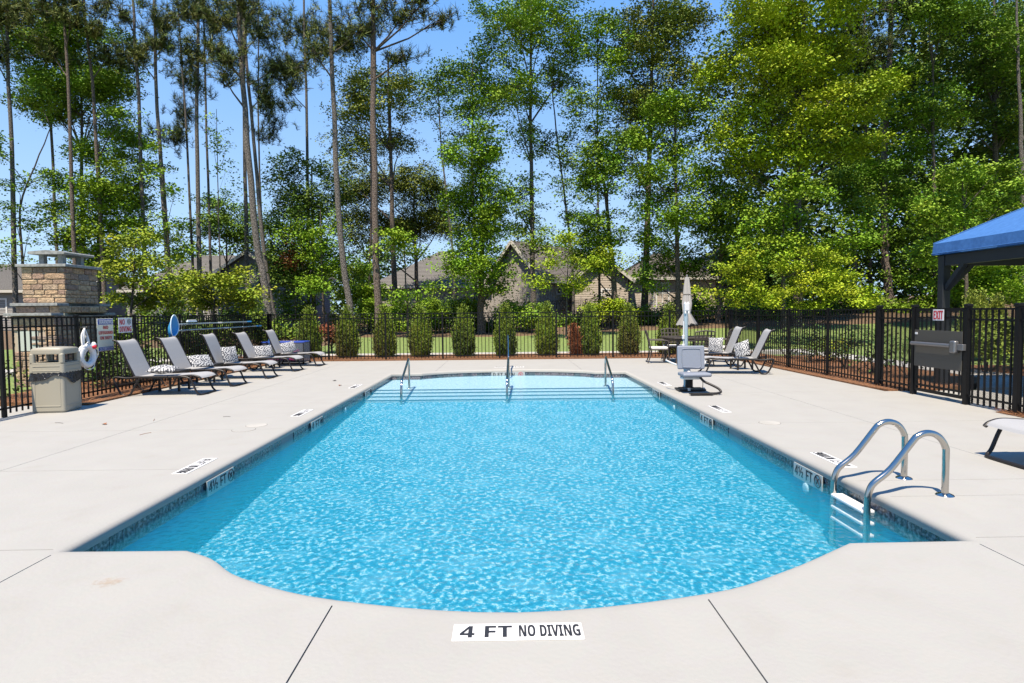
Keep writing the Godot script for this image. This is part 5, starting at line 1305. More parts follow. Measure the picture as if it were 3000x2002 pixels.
		["broadleaf_tree", "ivy clad young tree climbing around the forked pine", "tree", 0, Color(0.140,0.235,0.018), 0.07, 1, [Vector3(-17.74,0.29,-32.6),Vector3(-17.74,3.43,-32.6),Vector3(-17.93,8.91,-32.6),Vector3(-18.07,10.5,-32.6)], [-18.08,9.14,0.47,0.61,0.5,-18.4,10.27,0.42,0.61,0.4,-17.34,8,0.56,0.7,0.4,-17.73,6.18,0.84,0.7,0.5,-17.5,4.8,0.93,0.7,0.6,-18.18,11.17,0.42,0.37,0.4]],
		["broadleaf_tree", "spindly sapling with a few leaves in the open sky gap", "tree", 0, Color(0.115,0.200,0.020), 0.05, 1, [Vector3(-15.79,0.34,-34),Vector3(-15.79,3.49,-34),Vector3(-15.76,8.03,-34),Vector3(-15.7,12.74,-34)], [-15.75,11.34,0.54,1.46,0.16,-15.24,9.21,0.63,1.46,0.16,-16.01,7.55,0.83,1.22,0.22,-15.31,10.86,0.49,0.97,0.12]],
		["broadleaf_tree", "low round dark green tree left of the largest sunlit pine", "tree", 0, Color(0.115,0.200,0.020), 0.12, 1, [Vector3(-19.11,0.4,-42),Vector3(-19.11,2.16,-42),Vector3(-18.94,7.5,-42)], [-19.52,8.09,1.35,1.05,1,-18.03,8.38,1.35,1.2,1,-18.96,7.06,1.69,1.08,1,-17.78,6.75,1.2,1.08,1]],
		["broadleaf_tree", "dense dark thicket tree between the two big lit pines", "tree", 0, Color(0.085,0.140,0.022), 0.14, 1, [Vector3(-10.98,0.37,-35),Vector3(-10.98,1.51,-35),Vector3(-10.93,6.46,-35),Vector3(-10.91,9.89,-35)], [-12.75,9.42,1.25,1.13,0.6,-11.74,10.38,0.9,0.75,0.5,-12.3,7.7,1.51,1.25,1,-10.83,7.44,1.25,1.51,1,-11.37,5.48,1.51,1.25,1,-12.85,5.49,1.25,1.25,1,-10.17,8.91,0.9,1.25,1,-10.91,3.99,1.51,1.38,1,-11.93,3.13,1.25,1.13,1,-12.65,4.01,1,1,1]],
		["broadleaf_tree", "bright lower branched tree in front of the dense dark thicket", "tree", 0, Color(0.140,0.235,0.018), 0.08, 1, [Vector3(-9.53,0.26,-32),Vector3(-9.53,1.5,-32),Vector3(-9.56,4.23,-32),Vector3(-9.56,6.93,-32)], [-10.61,5.59,1.03,0.69,0.6,-9.49,5.13,0.92,0.8,0.7,-10,2.87,1.15,0.69,0.7,-9.3,3.77,0.92,0.69,0.7,-10.42,4.24,0.92,0.57,0.6,-8.78,6.48,0.69,0.69,0.4]],
		["broadleaf_tree", "brown leaved oak spreading behind the big reddish barked pine", "tree", 0, Color(0.135,0.175,0.030), 0.2, 1, [Vector3(-6.91,0.4,-38),Vector3(-6.91,1.46,-38),Vector3(-6.95,9.25,-38),Vector3(-7.02,17.14,-38)], [-9.44,15.59,1.23,1.5,0.6,-8.95,13.75,1.36,1.36,0.8,-9.65,11.92,1.09,1.23,0.7,-7.04,15.84,1.63,1.23,0.7,-6.67,14.4,1.36,1.09,0.7,-7.1,12.69,1.36,1.09,0.7,-6.18,11.9,0.76,0.76,0.4,-8.13,14.8,1.09,1.36,0.7,-9.83,10.07,1.09,1.09,0.5,-8.45,11.91,1.09,1.09,0.6,-6.02,13.48,0.71,0.65,0.4]],
		["broadleaf_tree", "rounded distant oak left of the vine covered tree", "tree", 0, Color(0.135,0.175,0.030), 0.2, 1, [Vector3(-6.56,0.4,-46),Vector3(-6.56,1.44,-46),Vector3(-6.73,6.67,-46),Vector3(-6.73,10.87,-46)], [-10.96,10.26,1.65,1.15,1,-9.33,10.89,1.81,1.48,1,-7.38,10.88,1.98,1.48,1,-5.75,11.35,1.48,1.48,1,-4.95,10.37,1.32,1.32,1,-8.4,8.3,2.64,1.81,1,-6.45,8.29,1.98,1.81,1,-11.02,7.67,1.65,1.98,1,-4.82,8.27,1.32,1.65,1]],
		["broadleaf_tree", "bright green young tree before the brown house roof", "tree", 0, Color(0.140,0.235,0.018), 0.07, 1, [Vector3(-4.97,0.21,-31),Vector3(-4.97,1.46,-31),Vector3(-5.05,3.67,-31),Vector3(-5.12,5.42,-31)], [-5.12,5.42,1.11,0.67,0.8,-5.91,4.77,0.8,0.49,0.5,-4.37,4.65,0.8,0.44,0.5,-5.18,2.13,0.8,0.58,0.6,-3.85,2.78,0.58,0.8,0.5]],
		["broadleaf_tree", "slender leaning tree with a small open crown above the distant oak", "tree", 0, Color(0.115,0.200,0.020), 0.1, 1, [Vector3(-3.2,0.4,-38),Vector3(-3.2,4.67,-38),Vector3(-3.48,7.89,-38),Vector3(-3.85,11.88,-38),Vector3(-3.97,14.78,-38),Vector3(-4.1,16.61,-38)], [-4.52,15.7,1.14,1.23,0.5,-3.79,16.22,0.93,0.87,0.5,-5.15,14.52,0.98,1.09,0.4,-4,14.25,0.98,0.98,0.4,-3.57,12.67,0.76,0.82,0.25,-3.43,11.35,0.65,0.65,0.25]],
		["broadleaf_tree", "round topped tree left of the tall poplar, crown on a bare stem", "tree", 0, Color(0.115,0.200,0.020), 0.14, 1, [Vector3(-1.8,0.4,-37),Vector3(-1.8,4.58,-37),Vector3(-1.9,9.27,-37),Vector3(-1.78,16.96,-37)], [-1.92,16.46,1.11,0.95,0.7,-0.82,16.76,1.01,0.85,0.7,-2.4,15.31,1.06,0.95,0.7,-1.15,15.18,1.19,1.11,0.8,-1.95,13.7,1.27,1.11,0.8,-0.65,13.9,1.01,1.06,0.7,-0.12,14.92,0.8,1.06,0.5,-2.44,12.37,0.69,0.53,0.4]],
		["broadleaf_tree", "vine covered tree with a bright rounded green top", "tree", 0, Color(0.140,0.235,0.018), 0.2, 1, [Vector3(-1.29,0.3,-33),Vector3(-1.29,1.42,-33),Vector3(-1.23,6.57,-33),Vector3(-1.18,10.5,-33)], [-1.3,10.5,1.14,0.76,1,-1.89,9.59,1.09,0.95,1,-0.61,9.58,0.99,0.95,1,-1.21,8.2,1.37,1.09,1,-2.22,7.97,0.99,1.09,1,-0.4,7.73,0.8,1.42,1,-1.82,6.11,1.37,1.32,1,-0.65,5.64,1.04,1.32,1,-1.38,3.78,1.37,1.32,1,-2.5,4.25,0.95,1.18,1,-0.44,3.3,0.85,1.18,1]],
		["broadleaf_tree", "tall slender tulip poplar with a wide feathery top in the middle of the woods", "tree", 0, Color(0.150,0.245,0.024), 0.17, 1, [Vector3(1.69,0.46,-36),Vector3(1.69,1.9,-36),Vector3(1.62,6,-36),Vector3(1.61,14.55,-36),Vector3(1.68,20.95,-36)], [-1.08,18.88,0.98,0.88,0.5,0.18,19,1.24,0.98,0.7,1.7,19.12,1.5,1.24,0.8,3,18.5,1.24,0.98,0.7,3.7,17.51,1.03,0.98,0.6,0.93,17.52,1.5,0.98,0.7,2.18,17.02,1.5,1.19,0.8,4.25,16.52,0.83,1.19,0.6,3.44,15.78,1.14,0.98,0.6,0.66,15.79,0.98,0.93,0.4,1.16,14.8,1.24,0.93,0.5,0.51,13.81,1.42,1.19,0.6,1.7,13.68,0.93,0.93,0.5,0.88,12.06,1.45,0.93,0.5,1.76,11.05,0.67,0.77,0.4,1.49,9.04,0.67,1.03,0.5,0.59,8.29,0.93,0.72,0.4,1.09,6.51,1.19,1.03,0.6,1.98,5.49,0.93,1.24,0.5,1.48,7.52,0.67,1.03,0.5,-0.58,17.77,0.93,0.77,0.4]],
		["broadleaf_tree", "crooked second stem just right of the tulip poplar", "tree", 0, Color(0.115,0.200,0.020), 0.1, 1, [Vector3(4.13,0.57,-37),Vector3(4.13,3.48,-37),Vector3(3.76,7.67,-37),Vector3(3.25,11.56,-37),Vector3(2.96,14.9,-37),Vector3(3.15,16.94,-37)], [2.81,15.67,1.22,0.8,0.45,4.06,15.66,1.01,0.74,0.5,2.6,11.83,1.06,0.8,0.5,3.78,11.82,1.01,0.74,0.45,3.51,10.27,0.95,1.06,0.45,3.37,8.72,0.95,1.06,0.35,4.02,6.89,0.74,1.22,0.4,4.27,5.05,0.8,1.06,0.4]],
		["broadleaf_tree", "upright tree with bright green topknot on twin bare stems", "tree", 0, Color(0.140,0.235,0.018), 0.09, 1, [Vector3(5.57,0.61,-36),Vector3(5.57,4.43,-36),Vector3(5.5,7.49,-36),Vector3(5.49,15.77,-36),Vector3(5.55,17.99,-36)], [5.47,17.87,0.83,0.72,0.6,6.28,18.04,0.62,0.62,0.5,5.34,16.76,0.98,0.83,0.8,6.28,16.81,0.77,0.88,0.7,5.98,15.52,0.98,0.98,0.8,6.23,14.27,0.98,0.98,0.7,4.7,13.53,0.98,0.93,0.5,3.99,13.29,0.93,0.72,0.4,4.82,12.28,0.77,0.67,0.4,5.72,12.9,0.88,0.77,0.5]],
		["broadleaf_tree", "dark ivy clad trunk mass standing right of the crooked stem", "tree", 0, Color(0.115,0.200,0.020), 0.18, 1, [Vector3(5.98,0.5,-33),Vector3(5.98,2.07,-33),Vector3(5.58,6.52,-33),Vector3(5.12,10.46,-33)], [5,10.23,0.99,0.8,1,4.58,8.85,0.99,1.14,1,5.51,8.61,0.9,1.09,1,4.88,6.99,0.99,1.32,1,4.33,5.13,0.99,1.09,1,5.46,5.59,0.8,1.32,1,6.17,9.53,0.9,0.85,1,6.45,10.45,0.95,0.85,0.7,4.75,3.72,0.99,0.95,1]],
		["broadleaf_tree", "tall olive green oak at the left of the right hand wood", "tree", 0, Color(0.135,0.175,0.030), 0.22, 1, [Vector3(8.28,0.72,-36),Vector3(8.28,1.84,-36),Vector3(8.52,10.76,-36),Vector3(8.76,19.46,-36)], [7.5,17.99,0.98,1.45,1,8.76,18.72,1.55,1.19,1,8.01,16.25,1.29,1.19,1,9.53,16.99,1.55,1.45,1,8.26,14.51,1.5,1.19,1,9.79,14.75,1.29,1.19,1,7.24,13.27,1.19,0.98,1,8.77,12.76,1.5,1.19,1,7.24,11.77,0.98,0.72,0.7,10.28,18.47,1.29,1.29,1,10.05,13,1.29,1.03,1,6.99,16.51,0.62,1.03,0.6,7.5,9.75,0.77,1.03,0.4]],
		["broadleaf_tree", "layered bright maple in front of the olive green oak", "tree", 0, Color(0.140,0.235,0.018), 0.15, 1, [Vector3(9.13,0.53,-32),Vector3(9.13,2.02,-32),Vector3(9,7.47,-32),Vector3(8.93,12.17,-32)], [8.25,11.95,1.1,0.83,1,7.57,10.4,1.06,0.83,1,8.94,10.17,1.28,1.06,1,7.35,8.61,0.96,0.87,1,8.49,8.15,1.33,1.06,1,7.81,6.58,1.06,0.87,1,8.95,6.12,1.28,1.06,1,7.58,5,0.87,0.87,0.8,8.73,4.3,1.28,1.06,1,10.09,8.14,1.06,1.28,1,9.61,11.72,1.15,0.92,1,7.82,3.17,0.92,0.83,0.6]],
		["broadleaf_tree", "largest yellow green maple with a broad sunlit crown", "tree", 0, Color(0.200,0.275,0.016), 0.24, 1, [Vector3(14.96,0.59,-31),Vector3(14.96,1.28,-31),Vector3(14.91,7.9,-31),Vector3(14.99,11.59,-31),Vector3(15.18,14.16,-31),Vector3(15,17.36,-31)], [11.92,15.67,1.29,1.02,1,13.22,16.31,1.51,1.02,1,14.75,16.3,1.73,1.02,1,16.29,16.08,1.29,1.02,1,11.49,14.18,1.29,1.02,1,13.02,14.6,1.51,1.24,1,14.78,14.59,1.73,1.24,1,16.32,14.37,1.29,1.02,1,10.84,12.9,1.02,1.02,0.8,12.38,12.68,1.51,1.24,1,14.14,12.88,1.51,1.24,1,15.91,12.66,1.51,1.24,1,17.45,12.87,1.29,1.02,1,18.77,12.86,1.02,0.8,1,11.52,10.96,1.29,1.02,0.8,13.28,10.95,1.51,1.24,1,15.27,11.15,1.51,1.02,1,17.03,11.14,1.29,1.02,1,18.35,11.57,1.07,0.84,1,10.65,9.67,1.07,1.02,0.7,12.2,9.22,1.29,1.02,1,14.18,9.43,1.51,1.02,1,16.4,9.63,1.29,1.02,1,17.94,9.84,1.02,0.84,1,11.77,7.26,1.24,1.02,0.7]],
		["broadleaf_tree", "drooping lower tree in bright green under the largest maple", "tree", 0, Color(0.140,0.235,0.018), 0.13, 1, [Vector3(13.6,0.4,-29.5),Vector3(13.52,3.83,-29.5),Vector3(13.53,6.55,-29.5)], [13.52,6.97,1.44,0.76,1,12.69,5.93,1.23,0.97,1,14.6,5.71,1.44,0.97,1,15.78,4.86,1.18,0.97,1,13.98,4.46,1.44,0.85,1,15.48,3.39,1.18,0.85,1,12.71,4.05,1.18,0.85,1,12.07,4.89,0.85,0.85,0.8]],
		["broadleaf_tree", "mid green tree left below the largest maple", "tree", 0, Color(0.115,0.200,0.020), 0.12, 1, [Vector3(11.63,0.69,-33),Vector3(11.63,1.3,-33),Vector3(11.72,5.07,-33),Vector3(11.82,7.41,-33)], [11.6,5.54,1.37,1.09,1,10.55,4.14,1.14,1.09,1,12.8,4.13,1.32,1.09,1,11.35,7.18,1.18,0.95,0.8,12.54,6,0.95,0.95,0.8,10.42,6.02,0.85,0.95,0.6]],
		["broadleaf_tree", "shaded tree between the largest maple and the stout reddish trunk", "tree", 0, Color(0.115,0.200,0.020), 0.14, 1, [Vector3(20.76,1.21,-36),Vector3(20.82,5.33,-36),Vector3(20.75,8.91,-36)], [20.37,8.65,1.29,1.19,1,20.65,7.13,1.29,1.29,1,21.21,5.33,1.03,1.29,1,20.19,4.06,1.29,1.19,1,21.38,9.66,0.93,0.93,1,19.84,9.42,1.29,1.03,1]],
		["broadleaf_tree", "leafy tree right of the stout reddish trunk, reaching the top of the woods", "tree", 0, Color(0.115,0.200,0.020), 0.16, 1, [Vector3(25.01,1.33,-35),Vector3(24.69,9.16,-35),Vector3(24.38,16.49,-35)], [22.87,17.46,1.46,1.41,1,24.61,17.46,1.46,1.15,1,23.66,15.28,1.46,1.15,1,23.1,12.85,1.41,1.15,0.9,24.72,13.09,1.46,1.41,1,23.28,10.4,1.41,1.15,0.8,25.03,10.64,1.46,1.15,1,23.84,7.93,1.41,1.15,0.8,23.13,5.7,1.15,1.15,1,24.9,5.69,1.41,1.15,1,25.86,7.92,1.41,1.41,1,23.81,3.7,1.2,1.15,1,25.22,3.19,1.25,1,1]],
		["broadleaf_tree", "tall dark tree with dense crown behind the blue canopy", "tree", 0, Color(0.085,0.140,0.022), 0.22, 1, [Vector3(31.03,1.64,-38),Vector3(30.6,11.13,-38),Vector3(30.15,21.68,-38)], [28.07,18.82,1.58,1.53,1,29.95,19.33,1.58,1.53,1,31.59,18.8,1.31,1.8,1,28.95,16.19,1.58,1.53,1,31.13,15.91,1.58,1.53,1,28.76,13.28,1.58,1.53,1,30.95,13,1.58,1.53,1,29.39,10.34,1.58,1.53,1,31.59,9.79,1.31,1.53,1,30.01,7.92,1.58,1.25,1,28.41,6.04,1.36,1.36,1,32.06,12.46,1.09,1.36,1,32.23,15.64,1.09,1.36,1]],
		["broadleaf_tree", "pale trunked tree at the right edge above the blue canopy", "tree", 0, Color(0.115,0.200,0.020), 0.17, 1, [Vector3(29.21,1.39,-34),Vector3(29.21,4.07,-34),Vector3(28.83,10.59,-34),Vector3(28.52,14.86,-34),Vector3(28.31,19.32,-34)], [28.49,17.45,1.12,1.22,0.7,29.29,15.1,1.12,1.22,0.7,28.04,16.28,0.88,0.97,0.6,29.5,12.49,0.97,0.97,0.6]],
		["broadleaf_tree", "bright layered dogwood behind the post of the blue canopy", "tree", 0, Color(0.150,0.245,0.024), 0.1, 1, [Vector3(21.44,0.35,-28),Vector3(21.44,1.23,-28),Vector3(21.25,4.44,-28),Vector3(21.07,7.23,-28)], [20.56,7.62,1.12,0.52,1,21.68,7.22,1.16,0.56,1,22.87,7.81,1.12,0.56,1,20.29,6.44,0.96,0.56,1,19.5,5.65,0.96,0.68,1,20.91,5.64,1.12,0.6,1,22.32,6.03,1,0.6,1,19.94,4.25,0.88,0.8,1,23.31,6.62,0.88,0.68,1]],
		["broadleaf_tree", "green understory tree seen below the blue canopy", "tree", 0, Color(0.140,0.235,0.018), 0.1, 1, [Vector3(23.48,0.52,-29),Vector3(23.33,2.46,-29),Vector3(23.19,3.71,-29)], [21.73,3.1,1.08,0.83,1,22.98,3.5,1.16,0.83,1,24.25,3.28,1,0.96,1,23.65,2.25,1.16,0.71,1,22.18,2.05,1.04,0.62,1,24.91,2.45,0.83,0.83,1]],
		["ornamental_tree", "yellowish green ornamental tree outside the left fence beside the chimney", "tree", 0, Color(0.185,0.235,0.018), 0.05, 0.62, [Vector3(-9.79,-0.15,-16),Vector3(-9.79,1.38,-16),Vector3(-9.69,2.34,-16),Vector3(-9.6,3.36,-16)], [-9.99,3.36,0.48,0.37,0.7,-9.5,2.9,0.57,0.39,0.8,-10.1,2.57,0.53,0.46,0.8,-9.41,2.28,0.64,0.46,0.9,-9.93,1.89,0.67,0.34,1,-8.94,2.33,0.53,0.41,0.8,-8.6,2.84,0.39,0.28,0.5,-8.75,1.77,0.46,0.28,0.8,-9.26,3.35,0.28,0.46,0.5,-10.27,3.36,0.23,0.34,0.4]],
		["ornamental_tree", "rounded golden green ornamental tree behind the pool poles on the fence", "tree", 0, Color(0.185,0.235,0.018), 0.05, 0.65, [Vector3(-8.78,-0.15,-18.4),Vector3(-8.78,1.27,-18.4),Vector3(-8.73,1.92,-18.4),Vector3(-8.68,2.45,-18.4)], [-9.39,2.45,0.63,0.45,0.9,-8.61,2.58,0.61,0.45,1,-7.97,2.31,0.5,0.45,1,-9.09,1.93,0.74,0.37,1,-8.11,1.85,0.63,0.37,1,-9.54,1.93,0.47,0.32,0.8,-7.65,1.91,0.29,0.32,0.7]],
		["ornamental_tree", "yellow green young tree behind the closed umbrella", "tree", 0, Color(0.200,0.275,0.016), 0.05, 0.75, [Vector3(9.16,-0.11,-24),Vector3(9.16,1.09,-24),Vector3(9.11,2.04,-24),Vector3(9.14,3.07,-24)], [9.13,3.5,0.65,0.45,0.7,8.54,2.82,0.83,0.45,0.7,9.69,2.72,0.79,0.48,0.8,8.97,2.04,1,0.48,0.8,10.01,1.86,0.62,0.45,0.7,7.94,1.96,0.58,0.41,0.6,9.74,3.41,0.52,0.34,0.5]],
		["ornamental_tree", "wider yellow green young tree on the lawn, right of the loungers", "tree", 0, Color(0.200,0.275,0.016), 0.06, 0.75, [Vector3(12.79,-0.04,-25),Vector3(12.79,1.04,-25),Vector3(12.74,2.03,-25),Vector3(12.67,3.46,-25)], [12.57,3.91,0.82,0.5,0.7,11.86,3.11,0.86,0.5,0.8,13.39,3.19,1,0.65,0.8,12.59,2.39,1.22,0.54,0.9,14.21,2.56,0.82,0.61,0.8,14.86,2.01,0.65,0.47,0.7,11.51,2.13,0.72,0.47,0.7,13.87,1.84,1.08,0.43,0.8,12.24,1.68,0.72,0.39,0.8]],
		["broadleaf_tree", "thin sapling with airy yellow leaves before the gabled house", "tree", 0, Color(0.200,0.275,0.016), 0.05, 0.85, [Vector3(2.92,0.15,-29),Vector3(2.92,1.19,-29),Vector3(2.97,3.05,-29),Vector3(3.04,5.11,-29)], [2.94,4.7,0.96,0.37,0.6,2.27,3.88,0.75,0.54,0.6,3.55,4.08,0.83,0.5,0.5,1.79,3.06,0.71,0.71,0.5,4.59,4.07,0.91,0.54,0.6,5.42,3.86,0.62,0.62,0.4,3.13,2.84,0.83,0.75,0.5]],
		["broadleaf_tree", "small dead tree with rusty brown leaves right of the largest pine", "tree", 0, Color(0.120,0.045,0.020), 0.05, 1, [Vector3(-11.68,0.34,-34),Vector3(-11.68,1.52,-34),Vector3(-11.67,3.45,-34),Vector3(-11.73,4.89,-34)], [-12.26,4.78,0.97,0.58,0.4,-11.31,4.41,0.88,0.58,0.4,-12.53,3.94,0.63,0.49,0.3,-11.77,5.37,0.73,0.39,0.25]],
		["shrub", "deep green shrub at the wood edge right of the largest pine", "shrub", 0, Color(0.115,0.200,0.020), 0.03, 0.85, [Vector3(-11.98,0.37,-35),Vector3(-11.98,1.07,-35),Vector3(-11.96,1.89,-35)], [-11.96,1.89,0.66,0.61,1,-12.57,1.62,0.55,0.5,1,-11.36,1.64,0.55,0.52,1,-11.97,1.34,0.88,0.44,1]],
		["shrub", "light green shrub at the foot of the leaning lit pine", "shrub", 0, Color(0.140,0.235,0.018), 0.03, 0.85, [Vector3(-7.87,0.34,-34),Vector3(-7.87,1.91,-34),Vector3(-7.84,3.18,-34)], [-7.84,3.18,0.73,0.94,1,-8.52,2.76,0.61,0.77,1,-7.19,2.8,0.61,0.8,1,-7.86,2.33,0.97,0.68,1]],
		["shrub", "leafy green bush between the two lit pine trunks", "shrub", 0, Color(0.150,0.245,0.024), 0.03, 0.85, [Vector3(-7.41,0.32,-33.5),Vector3(-7.41,1.06,-33.5),Vector3(-7.4,1.96,-33.5)], [-7.4,1.96,0.58,0.66,1,-7.93,1.66,0.48,0.54,1,-6.88,1.69,0.48,0.56,1,-7.41,1.36,0.77,0.48,1]],
		["shrub", "bright bush left of the grey air conditioner", "shrub", 0, Color(0.140,0.235,0.018), 0.03, 0.85, [Vector3(-6.13,0.3,-33),Vector3(-6.13,1.02,-33),Vector3(-6.12,1.66,-33)], [-6.12,1.66,0.51,0.47,1,-6.59,1.45,0.43,0.38,1,-5.65,1.47,0.43,0.4,1,-6.12,1.23,0.68,0.34,1]],
		["shrub", "green bush right of the grey air conditioner", "shrub", 0, Color(0.140,0.235,0.018), 0.03, 0.85, [Vector3(-4.25,0.34,-34),Vector3(-4.25,1.01,-34),Vector3(-4.24,1.81,-34)], [-4.24,1.81,0.58,0.59,1,-4.77,1.55,0.49,0.48,1,-3.71,1.57,0.49,0.5,1,-4.25,1.28,0.78,0.43,1]],
		["shrub", "dark bush under the vine covered tree", "shrub", 0, Color(0.115,0.200,0.020), 0.03, 0.85, [Vector3(-2.47,0.36,-34.5),Vector3(-2.45,1.68,-34.5)], [-2.45,1.68,0.89,0.68,1,-3.27,1.38,0.74,0.56,1,-1.64,1.4,0.74,0.58,1,-2.46,1.06,1.19,0.49,1]],
		["shrub", "bright bush below the gable of the house", "shrub", 0, Color(0.150,0.245,0.024), 0.03, 0.85, [Vector3(0.25,0.33,-33.5),Vector3(0.25,0.98,-33.5),Vector3(0.25,1.77,-33.5)], [0.25,1.77,0.52,0.58,1,-0.22,1.51,0.43,0.48,1,0.73,1.53,0.43,0.5,1,0.25,1.24,0.69,0.42,1]],
		["shrub", "pale green bush left of the far black fence", "shrub", 0, Color(0.150,0.245,0.024), 0.03, 0.85, [Vector3(1.47,0.35,-33),Vector3(1.48,1.4,-33)], [1.48,1.4,0.62,0.57,1,0.9,1.14,0.52,0.47,1,2.05,1.16,0.52,0.49,1,1.47,0.88,0.83,0.42,1]],
		["shrub", "rounded yellow green bush in front of the lit gable wall", "shrub", 0, Color(0.200,0.275,0.016), 0.03, 0.85, [Vector3(5.49,0.45,-32.5),Vector3(5.49,1.13,-32.5),Vector3(5.49,1.83,-32.5)], [5.49,1.83,0.78,0.51,1,4.77,1.6,0.65,0.42,1,6.21,1.62,0.65,0.44,1,5.49,1.36,1.04,0.37,1]],
		["shrub", "dark green bush right of the rounded yellow green bush", "shrub", 0, Color(0.115,0.200,0.020), 0.03, 0.85, [Vector3(7.45,0.61,-34),Vector3(7.45,1.29,-34)], [7.45,1.29,0.58,0.46,1,6.92,1.09,0.49,0.37,1,7.99,1.1,0.49,0.39,1,7.45,0.88,0.78,0.33,1]],
		["shrub", "dark green bush beneath the glass doors of the far house", "shrub", 0, Color(0.085,0.140,0.022), 0.03, 0.85, [Vector3(9.05,0.67,-34),Vector3(9.05,1.27,-34)], [9.05,0.96,0.88,0.48,1,8.24,0.75,0.73,0.39,1,9.85,0.76,0.73,0.41,1,9.05,0.52,1.17,0.35,1]],
		["shrub", "bright green bush beneath the layered maple", "shrub", 0, Color(0.140,0.235,0.018), 0.03, 0.85, [Vector3(10.52,0.72,-34),Vector3(10.51,1.8,-34)], [10.51,1.8,0.67,0.67,1,9.89,1.5,0.56,0.55,1,11.13,1.53,0.56,0.57,1,10.51,1.19,0.9,0.49,1]],
		["shrub", "dark shrub on the lawn edge below the largest maple", "shrub", 0, Color(0.085,0.140,0.022), 0.03, 0.85, [Vector3(15.38,0.96,-35),Vector3(15.38,1.56,-35)], [15.37,1.01,0.9,0.47,1,14.54,0.81,0.75,0.38,1,16.21,0.82,0.75,0.4,1,15.38,0.58,1.2,0.34,1]],
		["shrub", "low dark hedge shrub left of the stout reddish trunk", "shrub", 0, Color(0.115,0.200,0.020), 0.03, 0.85, [Vector3(20.78,1.21,-36),Vector3(20.78,1.81,-36)], [20.76,1.08,0.93,0.43,1,19.91,0.9,0.77,0.35,1,21.63,0.9,0.77,0.36,1,20.77,0.69,1.24,0.31,1]],
		["shrub", "shaded shrub at the foot of the stout reddish trunk", "shrub", 0, Color(0.085,0.140,0.022), 0.03, 0.85, [Vector3(23.65,1.33,-36),Vector3(23.65,1.93,-36)], [23.63,1.31,0.87,0.51,1,22.83,1.09,0.72,0.42,1,24.44,1.1,0.72,0.44,1,23.64,0.85,1.16,0.37,1]],
		["shrub", "green shrub seen above the exit gate", "shrub", 0, Color(0.140,0.235,0.018), 0.03, 0.85, [Vector3(23.82,1.2,-34),Vector3(23.82,1.8,-34)], [23.8,1.31,0.73,0.48,1,23.13,1.1,0.61,0.39,1,24.49,1.11,0.61,0.41,1,23.81,0.87,0.97,0.35,1]],
		["shrub", "rust brown withered bush behind the back fence", "shrub", 0, Color(0.130,0.050,0.025), 0.03, 0.85, [Vector3(-6.87,-0.12,-24),Vector3(-6.86,0.81,-24)], [-6.86,0.81,0.37,0.32,1,-7.2,0.67,0.31,0.26,1,-6.52,0.68,0.31,0.27,1,-6.87,0.52,0.5,0.23,1]],
	]
	for e in rows:
		var pts: Array = e[7]
		var base: Vector3 = pts[0]
		var t := thing(e[0], e[1], e[2], base, 0, "pines of the wood" if e[3] == 1 else ("shrubs at the wood edge" if e[2] == "shrub" else "leafy trees of the wood"))
		var loc := pts.map(func(q): return q - base)
		var path := smooth(loc, 4)
		var r: float = e[5]
		var rad := []
		var top: float = maxf(path[-1].y, .1)
		for q in path:
			var f := clampf(q.y / top, 0, 1)
			rad.append(r * lerpf(1.0, .42 if e[3] == 1 else .25, f) * (1.0 + .35 * exp(-q.y / .5)))
		# slight wobble so that trunks are not ruled lines
		for i in range(1, path.size() - 1): path[i] += Vector3(rng.randfn(0, r * .12), 0, rng.randfn(0, r * .12))
		var bark: String = "bark_dark"
		var lb: String = e[1]
		if e[3] == 1: bark = "bark_red" if lb.contains("reddish") or lb.contains("brown pine") else ("bark_pale" if e[4].g > .06 or lb.contains("pale") else "bark_dark")
		elif lb.contains("poplar") or lb.contains("pale") or lb.contains("sapling") or lb.contains("slender"): bark = "bark_pale"
		var m := M.new(); m.tube(path, rad, 10 if r > .1 else 6, false)
		put("trunk", m, mt[bark], t)
		var wood := M.new(); var cr := M.new(); cr.tinted = true
		var bl: Array = e[8]
		for k in range(0, bl.size(), 5):
			var c := Vector3(bl[k], bl[k + 1], base.z + rng.randfn(0, bl[k + 2] * .7)) - base
			var want: float = c.y - (Vector2(c.x - path[-1].x, 0).length() * .35 + bl[k + 3] * (.9 if e[3] == 0 else .2))
			var from: Vector3 = path[0]
			for q in path:
				if q.y <= want and q.y > from.y: from = q
			var r0 := clampf(r * .3, .012, .06)
			if e[3] == 1: needles(cr, c, bl[k + 2], bl[k + 3], bl[k + 4], e[4], wood, from, r0)
			else: blob(cr, c, bl[k + 2], bl[k + 3], bl[k + 4], e[6] * .81, e[4], wood, from, r0)
		if wood.v.size() > 0: put("branches", wood, mt[bark], t)
		put("crown", cr, mt.needle_leaf if e[3] == 1 else mt.leaf, t)
	far_woods()
	hedges()

